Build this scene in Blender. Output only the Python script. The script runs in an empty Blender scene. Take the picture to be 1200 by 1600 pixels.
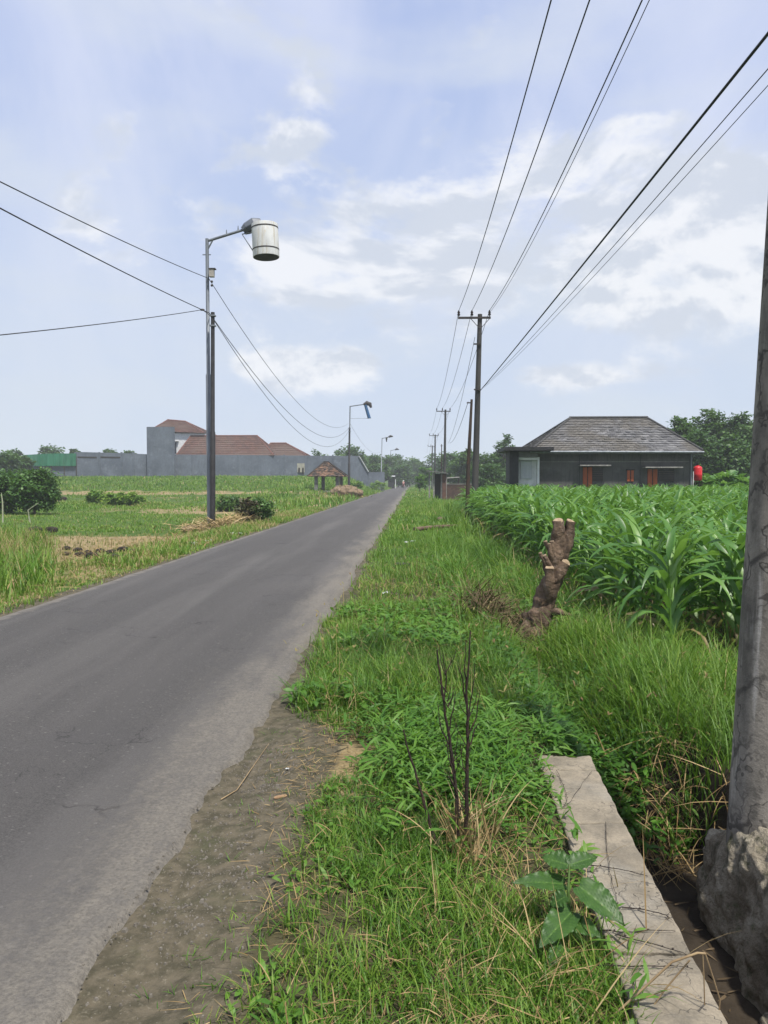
import bpy, math, random
import numpy as np
from mathutils import Vector, Matrix, noise as mnoise
random.seed(7); RS = np.random.RandomState(11)
S = bpy.context.scene
COL = S.collection
R = math.radians

# ------------------------------------------------------------------ camera, sky, sun, exposure
EYE = 1.6
cam_d = bpy.data.cameras.new('camera'); cam = bpy.data.objects.new('camera', cam_d); COL.objects.link(cam)
cam_d.sensor_fit = 'VERTICAL'; cam_d.sensor_height = 36.0; cam_d.lens = 27.0
cam_d.clip_start = 0.05; cam_d.clip_end = 8000
cam.location = (0, 0, EYE)
cam.rotation_euler = (R(90 - 2.29), 0, R(2.15))
S.camera = cam
bpy.context.view_layer.update()
CM = cam.matrix_world.to_3x3()

SUN_EL, SUN_AZ = R(64), R(146)      # high, behind the camera and to its right
world = bpy.data.worlds.new('World'); S.world = world; world.use_nodes = True
SKY_STRENGTH = 0.13
sun_d = bpy.data.lights.new('sun', 'SUN'); sun = bpy.data.objects.new('sun', sun_d); COL.objects.link(sun)
sun_d.energy = 4.3; sun_d.angle = R(3); sun_d.color = (1.0, 0.95, 0.87)
sdir = Vector((math.sin(SUN_AZ) * math.cos(SUN_EL), math.cos(SUN_AZ) * math.cos(SUN_EL), math.sin(SUN_EL)))
sun.rotation_euler = sdir.to_track_quat('Z', 'Y').to_euler()
sun.location = sdir * 60
vs = S.view_settings
vs.view_transform = 'Standard'; vs.look = 'None'; vs.exposure = 0.50; vs.gamma = 1.0; vs.use_curve_mapping = False
S.render.engine = 'CYCLES'
S.cycles.use_denoising = True
S.cycles.max_bounces = 8; S.cycles.transparent_max_bounces = 8; S.cycles.volume_bounces = 1
S.cycles.sample_clamp_indirect = 6

def ray(px, py):
    d = CM @ Vector(((px - 600) / 1200.0, (800 - py) / 1200.0, -1.0))
    return d
def P(px, py, D):
    """the world point seen at that place of the 1200x1600 photograph, D metres ahead"""
    d = ray(px, py); t = D / d.y
    return Vector((d.x * t, D, EYE + d.z * t))

# ------------------------------------------------------------------ node helpers
class NT:
    def __init__(s, nt): s.nt = nt; s.n = nt.nodes; s.l = nt.links
    def new(s, t, **k):
        n = s.n.new(t)
        for a, v in k.items(): setattr(n, a, v)
        return n
    def put(s, sock, v):
        if isinstance(v, bpy.types.NodeSocket): s.l.new(v, sock)
        elif v is not None: sock.default_value = v
    def math(s, op, a, b=None, c=None, clamp=False):
        n = s.new('ShaderNodeMath', operation=op, use_clamp=clamp)
        s.put(n.inputs[0], a)
        if b is not None: s.put(n.inputs[1], b)
        if c is not None: s.put(n.inputs[2], c)
        return n.outputs[0]
    def mix(s, f, a, b, bt='MIX'):
        n = s.new('ShaderNodeMix', data_type='RGBA', blend_type=bt)
        s.put(n.inputs[0], f)
        for k, v in ((6, a), (7, b)):
            if isinstance(v, tuple) and len(v) == 3: v = v + (1,)
            s.put(n.inputs[k], v)
        return n.outputs[2]
    def noise(s, vec, scale, detail=4, rough=.55, dist=0.0, dim='3D'):
        n = s.new('ShaderNodeTexNoise', noise_dimensions=dim)
        if vec is not None: s.l.new(vec, n.inputs['Vector'])
        n.inputs['Scale'].default_value = scale; n.inputs['Detail'].default_value = detail
        n.inputs['Roughness'].default_value = rough; n.inputs['Distortion'].default_value = dist
        return n.outputs[0]
    def ss(s, v, a, b):
        n = s.new('ShaderNodeMapRange', interpolation_type='SMOOTHSTEP')
        s.put(n.inputs[0], v); n.inputs[1].default_value = a; n.inputs[2].default_value = b
        return n.outputs[0]
    def vec(s, v, sc=(1, 1, 1), loc=(0, 0, 0), rot=(0, 0, 0)):
        n = s.new('ShaderNodeMapping'); s.l.new(v, n.inputs[0])
        n.inputs[1].default_value = loc; n.inputs[2].default_value = rot; n.inputs[3].default_value = sc
        return n.outputs[0]
    def attr(s, name): return s.new('ShaderNodeAttribute', attribute_name=name).outputs
    def bump(s, h, st=.5, d=.02):
        n = s.new('ShaderNodeBump'); s.put(n.inputs['Strength'], st); n.inputs['Distance'].default_value = d
        s.l.new(h, n.inputs['Height']); return n.outputs[0]
def new_mat(name):
    m = bpy.data.materials.new(name); m.use_nodes = True
    t = NT(m.node_tree); b = t.n['Principled BSDF']
    return m, t, b
def M(name, c1, c2=None, scale=6, rough=.8, bump=.0, bscale=40, metal=0, stretch=(1, 1, 1), c3=None, spec=.3, bd=.01, lo=.35, hi=.65, streak=None):
    """a two or three tone procedural surface with fine relief"""
    m, t, b = new_mat(name)
    tc = t.new('ShaderNodeTexCoord').outputs['Object']
    v = t.vec(tc, stretch)
    c2 = c2 or tuple(x * .7 for x in c1)
    f = t.ss(t.noise(v, scale, 6, .6), lo, hi)
    col = t.mix(f, c1, c2)
    if c3: col = t.mix(t.ss(t.noise(t.vec(tc, stretch, (7, 3, 1)), scale * 2.7, 5, .65), .52, .72), col, c3)
    if streak: col = t.mix(t.ss(t.noise(t.vec(tc, (9, 9, .5)), 1.5, 4, .6), .5, .75), col, streak)
    fine = t.noise(tc, scale * 12, 3, .6)
    col = t.mix(.25, col, t.mix(fine, (.0, .0, .0), (1, 1, 1)), 'OVERLAY')
    t.put(b.inputs['Base Color'], col)
    b.inputs['Roughness'].default_value = rough; b.inputs['Metallic'].default_value = metal
    b.inputs['Specular IOR Level'].default_value = spec
    if bump:
        h = t.math('ADD', t.noise(tc, bscale, 6, .65), t.math('MULTIPLY', t.noise(tc, bscale * .2, 3), 1.5))
        t.put(b.inputs['Normal'], t.bump(h, bump, bd))
    return m
def leaf_mat(name, dark, mid, light, dry=(.30, .22, .11), trans=.35, rough=.5, spec=.35, nscale=1.2):
    """foliage: colour varies leaf by leaf with the 'tint' attribute; tint above 0.8 runs to dry straw"""
    m, t, b = new_mat(name)
    a = t.attr('tint')[2]
    tc = t.new('ShaderNodeTexCoord').outputs['Object']
    n = t.noise(tc, nscale, 4, .6)
    base = t.mix(t.ss(a, 0.0, .4), dark, mid)
    base = t.mix(t.ss(a, .35, .75), base, light)
    base = t.mix(t.math('MULTIPLY', t.ss(n, .4, .7), .45), base, t.mix(.5, light, mid))
    base = t.mix(t.ss(a, .8, .86), base, dry)
    t.put(b.inputs['Base Color'], base)
    b.inputs['Roughness'].default_value = rough; b.inputs['Specular IOR Level'].default_value = spec
    tr = t.new('ShaderNodeBsdfTranslucent')
    t.put(tr.inputs[0], t.mix(.5, base, (.16, .30, .03, 1), 'MIX'))
    mx = t.new('ShaderNodeMixShader'); mx.inputs[0].default_value = trans
    out = t.n['Material Output']
    t.l.new(b.outputs[0], mx.inputs[1]); t.l.new(tr.outputs[0], mx.inputs[2]); t.l.new(mx.outputs[0], out.inputs[0])
    return m

# ------------------------------------------------------------------ sky
def build_sky():
    t = NT(world.node_tree); bg = t.n['Background']; bg.inputs[1].default_value = SKY_STRENGTH
    sky = t.new('ShaderNodeTexSky', sky_type='NISHITA'); sky.sun_disc = False
    sky.sun_elevation = SUN_EL; sky.sun_rotation = SUN_AZ
    sky.air_density = 1.0; sky.dust_density = 1.6; sky.ozone_density = 1.5
    d = t.new('ShaderNodeTexCoord').outputs['Generated']
    sp = t.new('ShaderNodeSeparateXYZ'); t.l.new(d, sp.inputs[0])
    X, Y, Z = sp.outputs
    el = t.math('ARCSINE', Z); az = t.math('ARCTAN2', X, Y)
    cv = t.new('ShaderNodeCombineXYZ'); t.l.new(az, cv.inputs[0]); t.l.new(t.math('MULTIPLY', el, 1.7), cv.inputs[1])
    V = t.vec(d, (1, 1, 1.9))
    n1 = t.noise(V, 3.6, 9, .60, .25)
    n2 = t.noise(V, 10, 7, .6, .2)
    n3 = t.noise(t.vec(d, (1.6, .7, 1.0), (3, 1, 0), (.3, .2, .6)), 2.0, 6, .55, .6)
    # cumulus banks standing in certain directions (azimuth, elevation, widths in radians, weight)
    banks = [(P(760, 300, 10), .13, .040, .30), (P(640, 330, 10), .09, .03, .22), (P(930, 250, 10), .14, .05, .34), (P(1120, 290, 10), .16, .06, .30),
             (P(1000, 400, 10), .25, .06, .34), (P(1150, 450, 10), .2, .07, .3), (P(470, 425, 10), .075, .035, .50), (P(640, 420, 10), .12, .035, .34),
             (P(500, 590, 10), .06, .035, .50), (P(395, 575, 10), .045, .03, .42), (P(470, 208, 10), .035, .014, .46), (P(930, 585, 10), .06, .018, .26),
             (P(30, 200, 10), .16, .10, .12), (P(140, 165, 10), .09, .03, .12), (P(300, 40, 10), .3, .05, .06), (P(120, 460, 10), .22, .05, .20),
             (P(800, 600, 10), .10, .02, .22), (P(1010, 190, 10), .05, .012, .3)]
    # the same sky goes on round the rest of the horizon
    for k in range(16):
        a = R(60 + k * 15)
        banks.append((Vector((math.sin(a), math.cos(a), .25 + .22 * math.sin(k * 2.3))), .18, .07, .3))
    tot = None
    for v, sa, se, w in banks:
        v = (v - Vector((0, 0, EYE))) if v.length > 3 else v
        a0 = math.atan2(v.x, v.y); e0 = math.asin(v.normalized().z)
        da = t.math('MULTIPLY', t.math('SUBTRACT', az, a0), 1 / sa); de = t.math('MULTIPLY', t.math('SUBTRACT', el, e0), 1 / se)
        g = t.math('MULTIPLY', t.math('EXPONENT', t.math('MULTIPLY', t.math('ADD', t.math('MULTIPLY', da, da), t.math('MULTIPLY', de, de)), -1)), w)
        tot = g if tot is None else t.math('ADD', tot, g)
    tot = t.math('MINIMUM', tot, .45)
    dens = t.math('ADD', t.math('MULTIPLY', t.math('SUBTRACT', n1, .5), 1.35), t.math('MULTIPLY', t.math('SUBTRACT', n2, .5), .9))
    soft = t.math('MULTIPLY', t.ss(t.math('ADD', t.noise(t.vec(d, (1, 1, 3.2), (2, 5, 1)), 2.6, 5, .5, .3), t.math('MULTIPLY', t.ss(el, R(27), R(9)), .10)), .44, .70), .75)
    cum = t.ss(t.math('ADD', dens, tot), .13, .40)
    veil = t.math('MULTIPLY', t.ss(n3, .34, .68), .70)
    hz = t.math('MULTIPLY', t.ss(el, R(34), R(1)), .72)          # milky air towards the horizon
    K = .735 / SKY_STRENGTH
    nish = t.mix(1.0, sky.outputs[0], (.85, .84, .90, 1), 'MULTIPLY')
    lav = (.52 * K, .62 * K, .92 * K)
    base = t.mix(.72, nish, lav)
    base = t.mix(veil, base, (.75 * K, .79 * K, .95 * K))
    base = t.mix(soft, base, (.68 * K, .735 * K, .84 * K))
    base = t.mix(hz, base, (.64 * K, .715 * K, .81 * K))
    # cloud tops bright, undersides greyer: density seen a little lower down
    n1b = t.noise(t.vec(d, (1, 1, 1.9), (0, 0, .045)), 3.6, 8, .56, .35)
    lit = t.ss(t.math('SUBTRACT', n1b, n1), -.05, .05)
    ccol = t.mix(lit, (.64 * K, .69 * K, .78 * K), (.90 * K, .915 * K, .95 * K))
    colr = t.mix(t.math('MULTIPLY', cum, .85), base, ccol)
    # below the horizon: dull ground haze
    colr = t.mix(t.ss(el, R(-.5), R(-6)), colr, (.16 * K, .18 * K, .14 * K))
    t.l.new(colr, bg.inputs[0])
build_sky()

# ------------------------------------------------------------------ object helpers
def setp(o, label=None, cat=None, group=None, kind=None):
    if label: o['label'] = label
    if cat: o['category'] = cat
    if group: o['group'] = group
    if kind: o['kind'] = kind
    return o
def thing(name, loc, label, cat, group=None):
    o = bpy.data.objects.new(name, None); COL.objects.link(o); o.location = loc
    o.empty_display_size = .2
    return setp(o, label, cat, group)
def world_loc(o):
    v = Vector((0, 0, 0))
    while o: v = v + o.location; o = o.parent
    return v
def npmesh(name, V, F, mat=None, parent=None, tint=None, smooth=False, loc=None, attrs=None):
    """V (n,3) world coordinates, F (m,k) faces of k corners"""
    V = np.asarray(V, dtype=np.float64).reshape(-1, 3)
    base = np.array(world_loc(parent)) if parent else (np.array(loc) if loc is not None else np.zeros(3))
    V = (V - base).astype(np.float32)
    me = bpy.data.meshes.new(name)
    F = np.asarray(F, dtype=np.int32); m, k = F.shape
    me.vertices.add(len(V)); me.vertices.foreach_set('co', V.ravel())
    me.loops.add(m * k); me.loops.foreach_set('vertex_index', F.ravel())
    me.polygons.add(m); me.polygons.foreach_set('loop_start', np.arange(0, m * k, k, dtype=np.int32))
    me.polygons.foreach_set('loop_total', np.full(m, k, dtype=np.int32))
    me.polygons.foreach_set('use_smooth', np.full(m, smooth))
    if tint is not None:
        a = me.attributes.new('tint', 'FLOAT', 'POINT'); a.data.foreach_set('value', np.asarray(tint, dtype=np.float32))
    for nm, arr in (attrs or {}).items():
        a = me.attributes.new(nm, 'FLOAT', 'POINT'); a.data.foreach_set('value', np.asarray(arr, dtype=np.float32).ravel())
    me.update(calc_edges=True)
    if mat: me.materials.append(mat)
    o = bpy.data.objects.new(name, me); COL.objects.link(o)
    if parent: o.parent = parent
    elif loc is not None: o.location = loc
    return o
class MB:
    def __init__(s): s.v = []; s.f = []
    def add(s, vs, fs):
        k = len(s.v); s.v += [tuple(v) for v in vs]; s.f += [tuple(i + k for i in f) for f in fs]; return s
    def box(s, c, d, rz=0, rot=None):
        m = rot or Matrix.Rotation(rz, 3, 'Z'); c = Vector(c)
        vs = [c + m @ Vector((x * d[0] / 2, y * d[1] / 2, z * d[2] / 2)) for x in (-1, 1) for y in (-1, 1) for z in (-1, 1)]
        return s.add(vs, [(0, 1, 3, 2), (4, 6, 7, 5), (0, 4, 5, 1), (2, 3, 7, 6), (0, 2, 6, 4), (1, 5, 7, 3)])
    def bx(s, a, b):
        a = Vector(a); b = Vector(b); return s.box((a + b) / 2, [abs(x) for x in (b - a)])
    def tube(s, pts, rad, seg=10, caps=True, wob=0, ws=8):
        pts = [Vector(p) for p in pts]
        if not hasattr(rad, '__len__'): rad = [rad] * len(pts)
        rings = []; up = None
        for i, p in enumerate(pts):
            d = (pts[min(i + 1, len(pts) - 1)] - pts[max(i - 1, 0)]).normalized()
            if up is None: up = d.orthogonal().normalized()
            a = (up - d * up.dot(d)).normalized(); b = d.cross(a); up = a
            ring = []
            for k in range(seg):
                an = 2 * math.pi * k / seg
                q = a * math.cos(an) + b * math.sin(an)
                r = rad[i]
                if wob: r *= 1 + wob * mnoise.noise((p + q * r) * ws) 
                ring.append(p + q * r)
            rings.append(ring)
        vs = [v for r in rings for v in r]; fs = []
        for i in range(len(pts) - 1):
            for k in range(seg):
                k2 = (k + 1) % seg
                fs.append((i * seg + k, i * seg + k2, (i + 1) * seg + k2, (i + 1) * seg + k))
        if caps:
            n0 = len(vs); vs += rings[0] + rings[-1]
            fs.append(tuple(reversed(range(n0, n0 + seg)))); fs.append(tuple(range(n0 + seg, n0 + 2 * seg)))
        return s.add(vs, fs)
    def cyl(s, a, b, r, r2=None, seg=12): return s.tube([a, b], [r, r if r2 is None else r2], seg)
    def ball(s, c, r, seg=10, rings=6):
        c = Vector(c); r = Vector(r) if hasattr(r, '__len__') else Vector((r, r, r))
        vs = [c + Vector((0, 0, -r.z))]; fs = []
        for i in range(1, rings):
            th = -math.pi / 2 + math.pi * i / rings
            for k in range(seg):
                a = 2 * math.pi * k / seg
                vs.append(c + Vector((math.cos(a) * math.cos(th) * r.x, math.sin(a) * math.cos(th) * r.y, math.sin(th) * r.z)))
        vs.append(c + Vector((0, 0, r.z))); n = len(vs) - 1
        for k in range(seg):
            k2 = (k + 1) % seg; fs.append((0, 1 + k2, 1 + k)); fs.append((n, n - seg + k, n - seg + k2))
            for i in range(rings - 2): fs.append((1 + i * seg + k, 1 + i * seg + k2, 1 + (i + 1) * seg + k2, 1 + (i + 1) * seg + k))
        return s.add(vs, fs)
    def build(s, name, mat, parent=None, smooth=False, loc=None, bevel=0, autosmooth=None):
        base = world_loc(parent) if parent else Vector(loc or (0, 0, 0))
        me = bpy.data.meshes.new(name)
        me.from_pydata([tuple(Vector(v) - base) for v in s.v], [], s.f); me.update()
        me.materials.append(mat)
        if smooth: me.polygons.foreach_set('use_smooth', [len(p.vertices) <= 4 for p in me.polygons])
        o = bpy.data.objects.new(name, me); COL.objects.link(o)
        if parent: o.parent = parent
        else: o.location = base
        if bevel:
            md = o.modifiers.new('bevel', 'BEVEL'); md.width = bevel; md.segments = 2; md.limit_method = 'ANGLE'
        return o
def copy_tree(o, loc=None, label=None, parent=None):
    c = o.copy(); COL.objects.link(c)
    if loc is not None: c.location = loc
    if label: c['label'] = label
    if parent: c.parent = parent
    for ch in list(o.children): copy_tree(ch, parent=c)
    return c

# ------------------------------------------------------------------ numpy noise and the lie of the land
def sm(a, b, x):
    t = np.clip((np.asarray(x, float) - a) / (b - a), 0, 1); return t * t * (3 - 2 * t)
def h2(i, j, s):
    n = (i.astype(np.int64) * 374761393 + j.astype(np.int64) * 668265263 + s * 974711) & 0x7fffffff
    n = ((n ^ (n >> 13)) * 1274126177) & 0x7fffffff
    return ((n ^ (n >> 16)) & 0xffff) / 65535.0
def vnoise(x, y, s=0):
    i = np.floor(x); j = np.floor(y); fx = x - i; fy = y - j
    fx = fx * fx * (3 - 2 * fx); fy = fy * fy * (3 - 2 * fy)
    a = h2(i, j, s); b = h2(i + 1, j, s); c = h2(i, j + 1, s); d = h2(i + 1, j + 1, s)
    return (a * (1 - fx) + b * fx) * (1 - fy) + (c * (1 - fx) + d * fx) * fy
def fbm(x, y, f=1.0, o=4, s=0):
    x = np.asarray(x, float); y = np.asarray(y, float); t = 0; w = .5
    for k in range(o):
        t = t + (vnoise(x * f, y * f, s + k * 17) - .5) * w; f *= 2.1; w *= .5
    return t
RL, RR = -4.86, -0.95
def road_right(Y):  # the ragged edge
    Y = np.asarray(Y, float)
    return RR - .06 + .22 * fbm(Y, Y * 0 + 3, .55, 3, 5) + .16 * fbm(Y, Y * 0 + 7, 3.2, 4, 6)
def g(X, Y):
    X = np.asarray(X, float); Y = np.asarray(Y, float)
    z = 0.0 * X
    z = z + 2.3 * sm(50, 125, Y) * sm(-5.6, -12, X)
    z = z - .22 * sm(-6.4, -8.0, X) * (1 - sm(45, 75, Y))
    z = z - .12 * sm(1.5, 2.4, X)
    z = z + 1.0 * sm(45, 200, Y) * sm(5, 30, X)
    # the ditch: deep and steep-sided beside the parapet, then shallow and overgrown
    near = 1 - sm(4.35, 4.85, Y)
    deep = sm(.88, .93, X) * (1 - sm(1.62, 1.78, X)) * near
    far = np.exp(-((X - 1.22) / .30) ** 2) * (1 - near) * (1 - sm(16, 24, Y))
    z = z - .56 * deep - .34 * far
    # verge swells towards the stump
    z = z + .12 * np.exp(-((X - .95) / .4) ** 2 - ((Y - 9.1) / .9) ** 2) + .10 * np.exp(-((X - .9) / .6) ** 2 - ((Y - 13) / 3.) ** 2)
    z = z - .03 * (1 - sm(-.9, -.55, X)) * sm(-6, -4.9, X)
    amp = .05 * sm(-1.0, -.4, X) + .12 * sm(-5.1, -7, X)
    z = z + amp * fbm(X, Y, 1.7, 4, 1)
    dirt = sm(-1.4, -1.2, X) * (1 - sm(-.35, -.1, X)) * (1 - sm(5, 8, Y))
    z = z + dirt * (.045 * fbm(X, Y, 8, 4, 2) + .022)
    under = sm(RL - .02, RL + .12, X) * (1 - sm(RR - .42, RR - .24, X))
    z = z * (1 - under) - .05 * under
    return z
def gz(x, y): return float(g(np.array([x]), np.array([y]))[0])
def G(px, py):
    """ground point seen at a place of the photograph"""
    d = ray(px, py); D = 3.0
    for k in range(4000):
        p = P(px, py, D)
        if p.z <= gz(p.x, p.y): return p
        D *= 1.004
    return p

# ------------------------------------------------------------------ ground
def build_ground():
    def axis(segs, tail, grow):
        a = [segs[0][0]]
        for lo, hi, st in segs:
            n = max(1, int(round((hi - lo) / st))); a += [lo + (hi - lo) * (i + 1) / n for i in range(n)]
        st = segs[-1][2]
        while a[-1] < tail: st *= grow; a.append(a[-1] + st)
        return a
    xr = axis([(-7, -1.4, .10), (-1.4, 2.2, .035), (2.2, 6, .1), (6, 30, .5)], 2500, 1.35)
    xl = [-7 - (a - 0) for a in axis([(0, 30, .35)], 2500, 1.35)][1:]
    xs = np.array(sorted(xl + xr))
    ys = np.array(sorted([-2 - (a) for a in axis([(0, 4, .5)], 600, 1.5)][1:] + axis([(-2, 1.5, .25), (1.5, 7, .035), (7, 14, .07), (14, 40, .25), (40, 140, 1.0)], 2500, 1.3)))
    X, Y = np.meshgrid(xs, ys); Z = g(X, Y)
    nx, ny = len(xs), len(ys)
    idx = np.arange(nx * ny).reshape(ny, nx)
    F = np.stack([idx[:-1, :-1], idx[:-1, 1:], idx[1:, 1:], idx[1:, :-1]], -1).reshape(-1, 4)
    n = fbm(X, Y, .35, 4, 40) ; n2 = fbm(X, Y, 1.5, 4, 41)
    dirt = np.clip(sm(-1.3, -1.0, X) * (1 - sm(-.62, -.28, X + n2 * .5)) * (1 - sm(4.6, 6.2, Y + n2 * 2)), 0, 1)
    dirt = np.maximum(dirt, sm(RR - .5, RR - .3, X) * (1 - sm(RR - .0, RR + .12, X + n2 * .25)) )
    dirt = np.maximum(dirt, sm(RL - .4, RL - .1, X + n2 * .7) * (1 - sm(RL, RL + .2, X)))
    mud = sm(.85, .95, X) * (1 - sm(1.8, 2.0, X)) * (1 - sm(4.6, 5.4, Y))
    mud = np.maximum(mud, np.exp(-((X - 1.05) / .35) ** 2 - ((Y - 9.0) / .8) ** 2) * 1.2)
    Yn = Y + 3 * n + 1.0 * n2 * 2
    left = sm(-5.9, -6.6, X + n * 1.0)
    straw = left * np.maximum(sm(15.5, 17, Yn) * (1 - sm(24, 26.5, Yn)) * .95, sm(56, 60, Yn + n * 14) * (1 - sm(73, 77, Yn + n2 * 12)) * sm(-.22, -.05, fbm(X, Y * 2.5, .07, 3, 70)))
    straw = np.maximum(straw, left * sm(42, 45, Yn + n * 8) * (1 - sm(52, 56, Yn)) * sm(-24, -12, X + n * 12) * .85)
    straw = np.maximum(straw, .55 * sm(-5.0, -5.4, X) * (1 - left) * (1 - sm(35, 60, Y)) * sm(-.1, .12, n2 + .05))
    straw = np.maximum(straw, .8 * np.exp(-((X + .38) / .25) ** 2 - ((Y - 4.2) / .55) ** 2))
    straw = np.clip(straw, 0, 1)
    bare = np.clip((1 - sm(9, 22, Y)) * sm(-1.6, -1.2, X) * 1.0, 0, 1)
    m, t, b = new_mat('ground_soil_and_turf')
    D, W, U = t.attr('dirt')[2], t.attr('straw')[2], t.attr('mud')[2]
    tc = t.new('ShaderNodeTexCoord').outputs['Object']
    nA = t.noise(tc, .5, 6, .6); nB = t.noise(tc, 4, 6, .65); nC = t.noise(tc, 45, 5, .7); nD = t.noise(tc, 14, 4, .6)
    turf = t.mix(t.ss(nB, .35, .65), (.035, .075, .012), (.06, .11, .018))
    turf = t.mix(t.math('MULTIPLY', t.ss(nA, .45, .65), .6), turf, (.085, .11, .028))
    turf = t.mix(t.math('MULTIPLY', t.ss(nD, .55, .7), .5), turf, (.10, .085, .04))
    turf = t.mix(t.math('MULTIPLY', t.attr('bare')[2], .85), turf, t.mix(t.ss(nD, .4, .65), (.075, .058, .036), (.035, .032, .018)))
    stw = t.mix(t.ss(nB, .3, .7), (.27, .21, .11), (.15, .115, .06)); stw = t.mix(t.math('MULTIPLY', t.ss(nC, .5, .7), .5), stw, (.38, .31, .18))
    drt = t.mix(t.ss(nD, .35, .65), (.108, .092, .064), (.058, .052, .034)); drt = t.mix(t.ss(nC, .55, .75), drt, (.18, .16, .12))
    drt = t.mix(t.math('MULTIPLY', t.ss(nB, .5, .7), .6), drt, (.055, .06, .030))
    mu = t.mix(t.ss(nB, .3, .7), (.022, .017, .012), (.045, .035, .024))
    col = t.mix(t.ss(t.math('ADD', W, t.math('MULTIPLY', t.math('SUBTRACT', nD, .5), .8)), .3, .6), turf, stw)
    col = t.mix(t.ss(t.math('ADD', D, t.math('MULTIPLY', t.math('SUBTRACT', nD, .5), .7)), .35, .6), col, drt)
    col = t.mix(t.ss(U, .2, .6), col, mu)
    t.put(b.inputs['Base Color'], col); b.inputs['Roughness'].default_value = .92; b.inputs['Specular IOR Level'].default_value = .15
    h = t.math('ADD', t.math('MULTIPLY', nC, .8), t.math('MULTIPLY', nD, 1.3))
    t.put(b.inputs['Normal'], t.bump(h, .9, .012))
    o = npmesh('ground', np.stack([X, Y, Z], -1).reshape(-1, 3), F, m, smooth=True,
               attrs={'bare': bare, 'dirt': dirt, 'straw': straw, 'mud': np.clip(mud, 0, 1)})
    setp(o, kind='structure')
build_ground()

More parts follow.
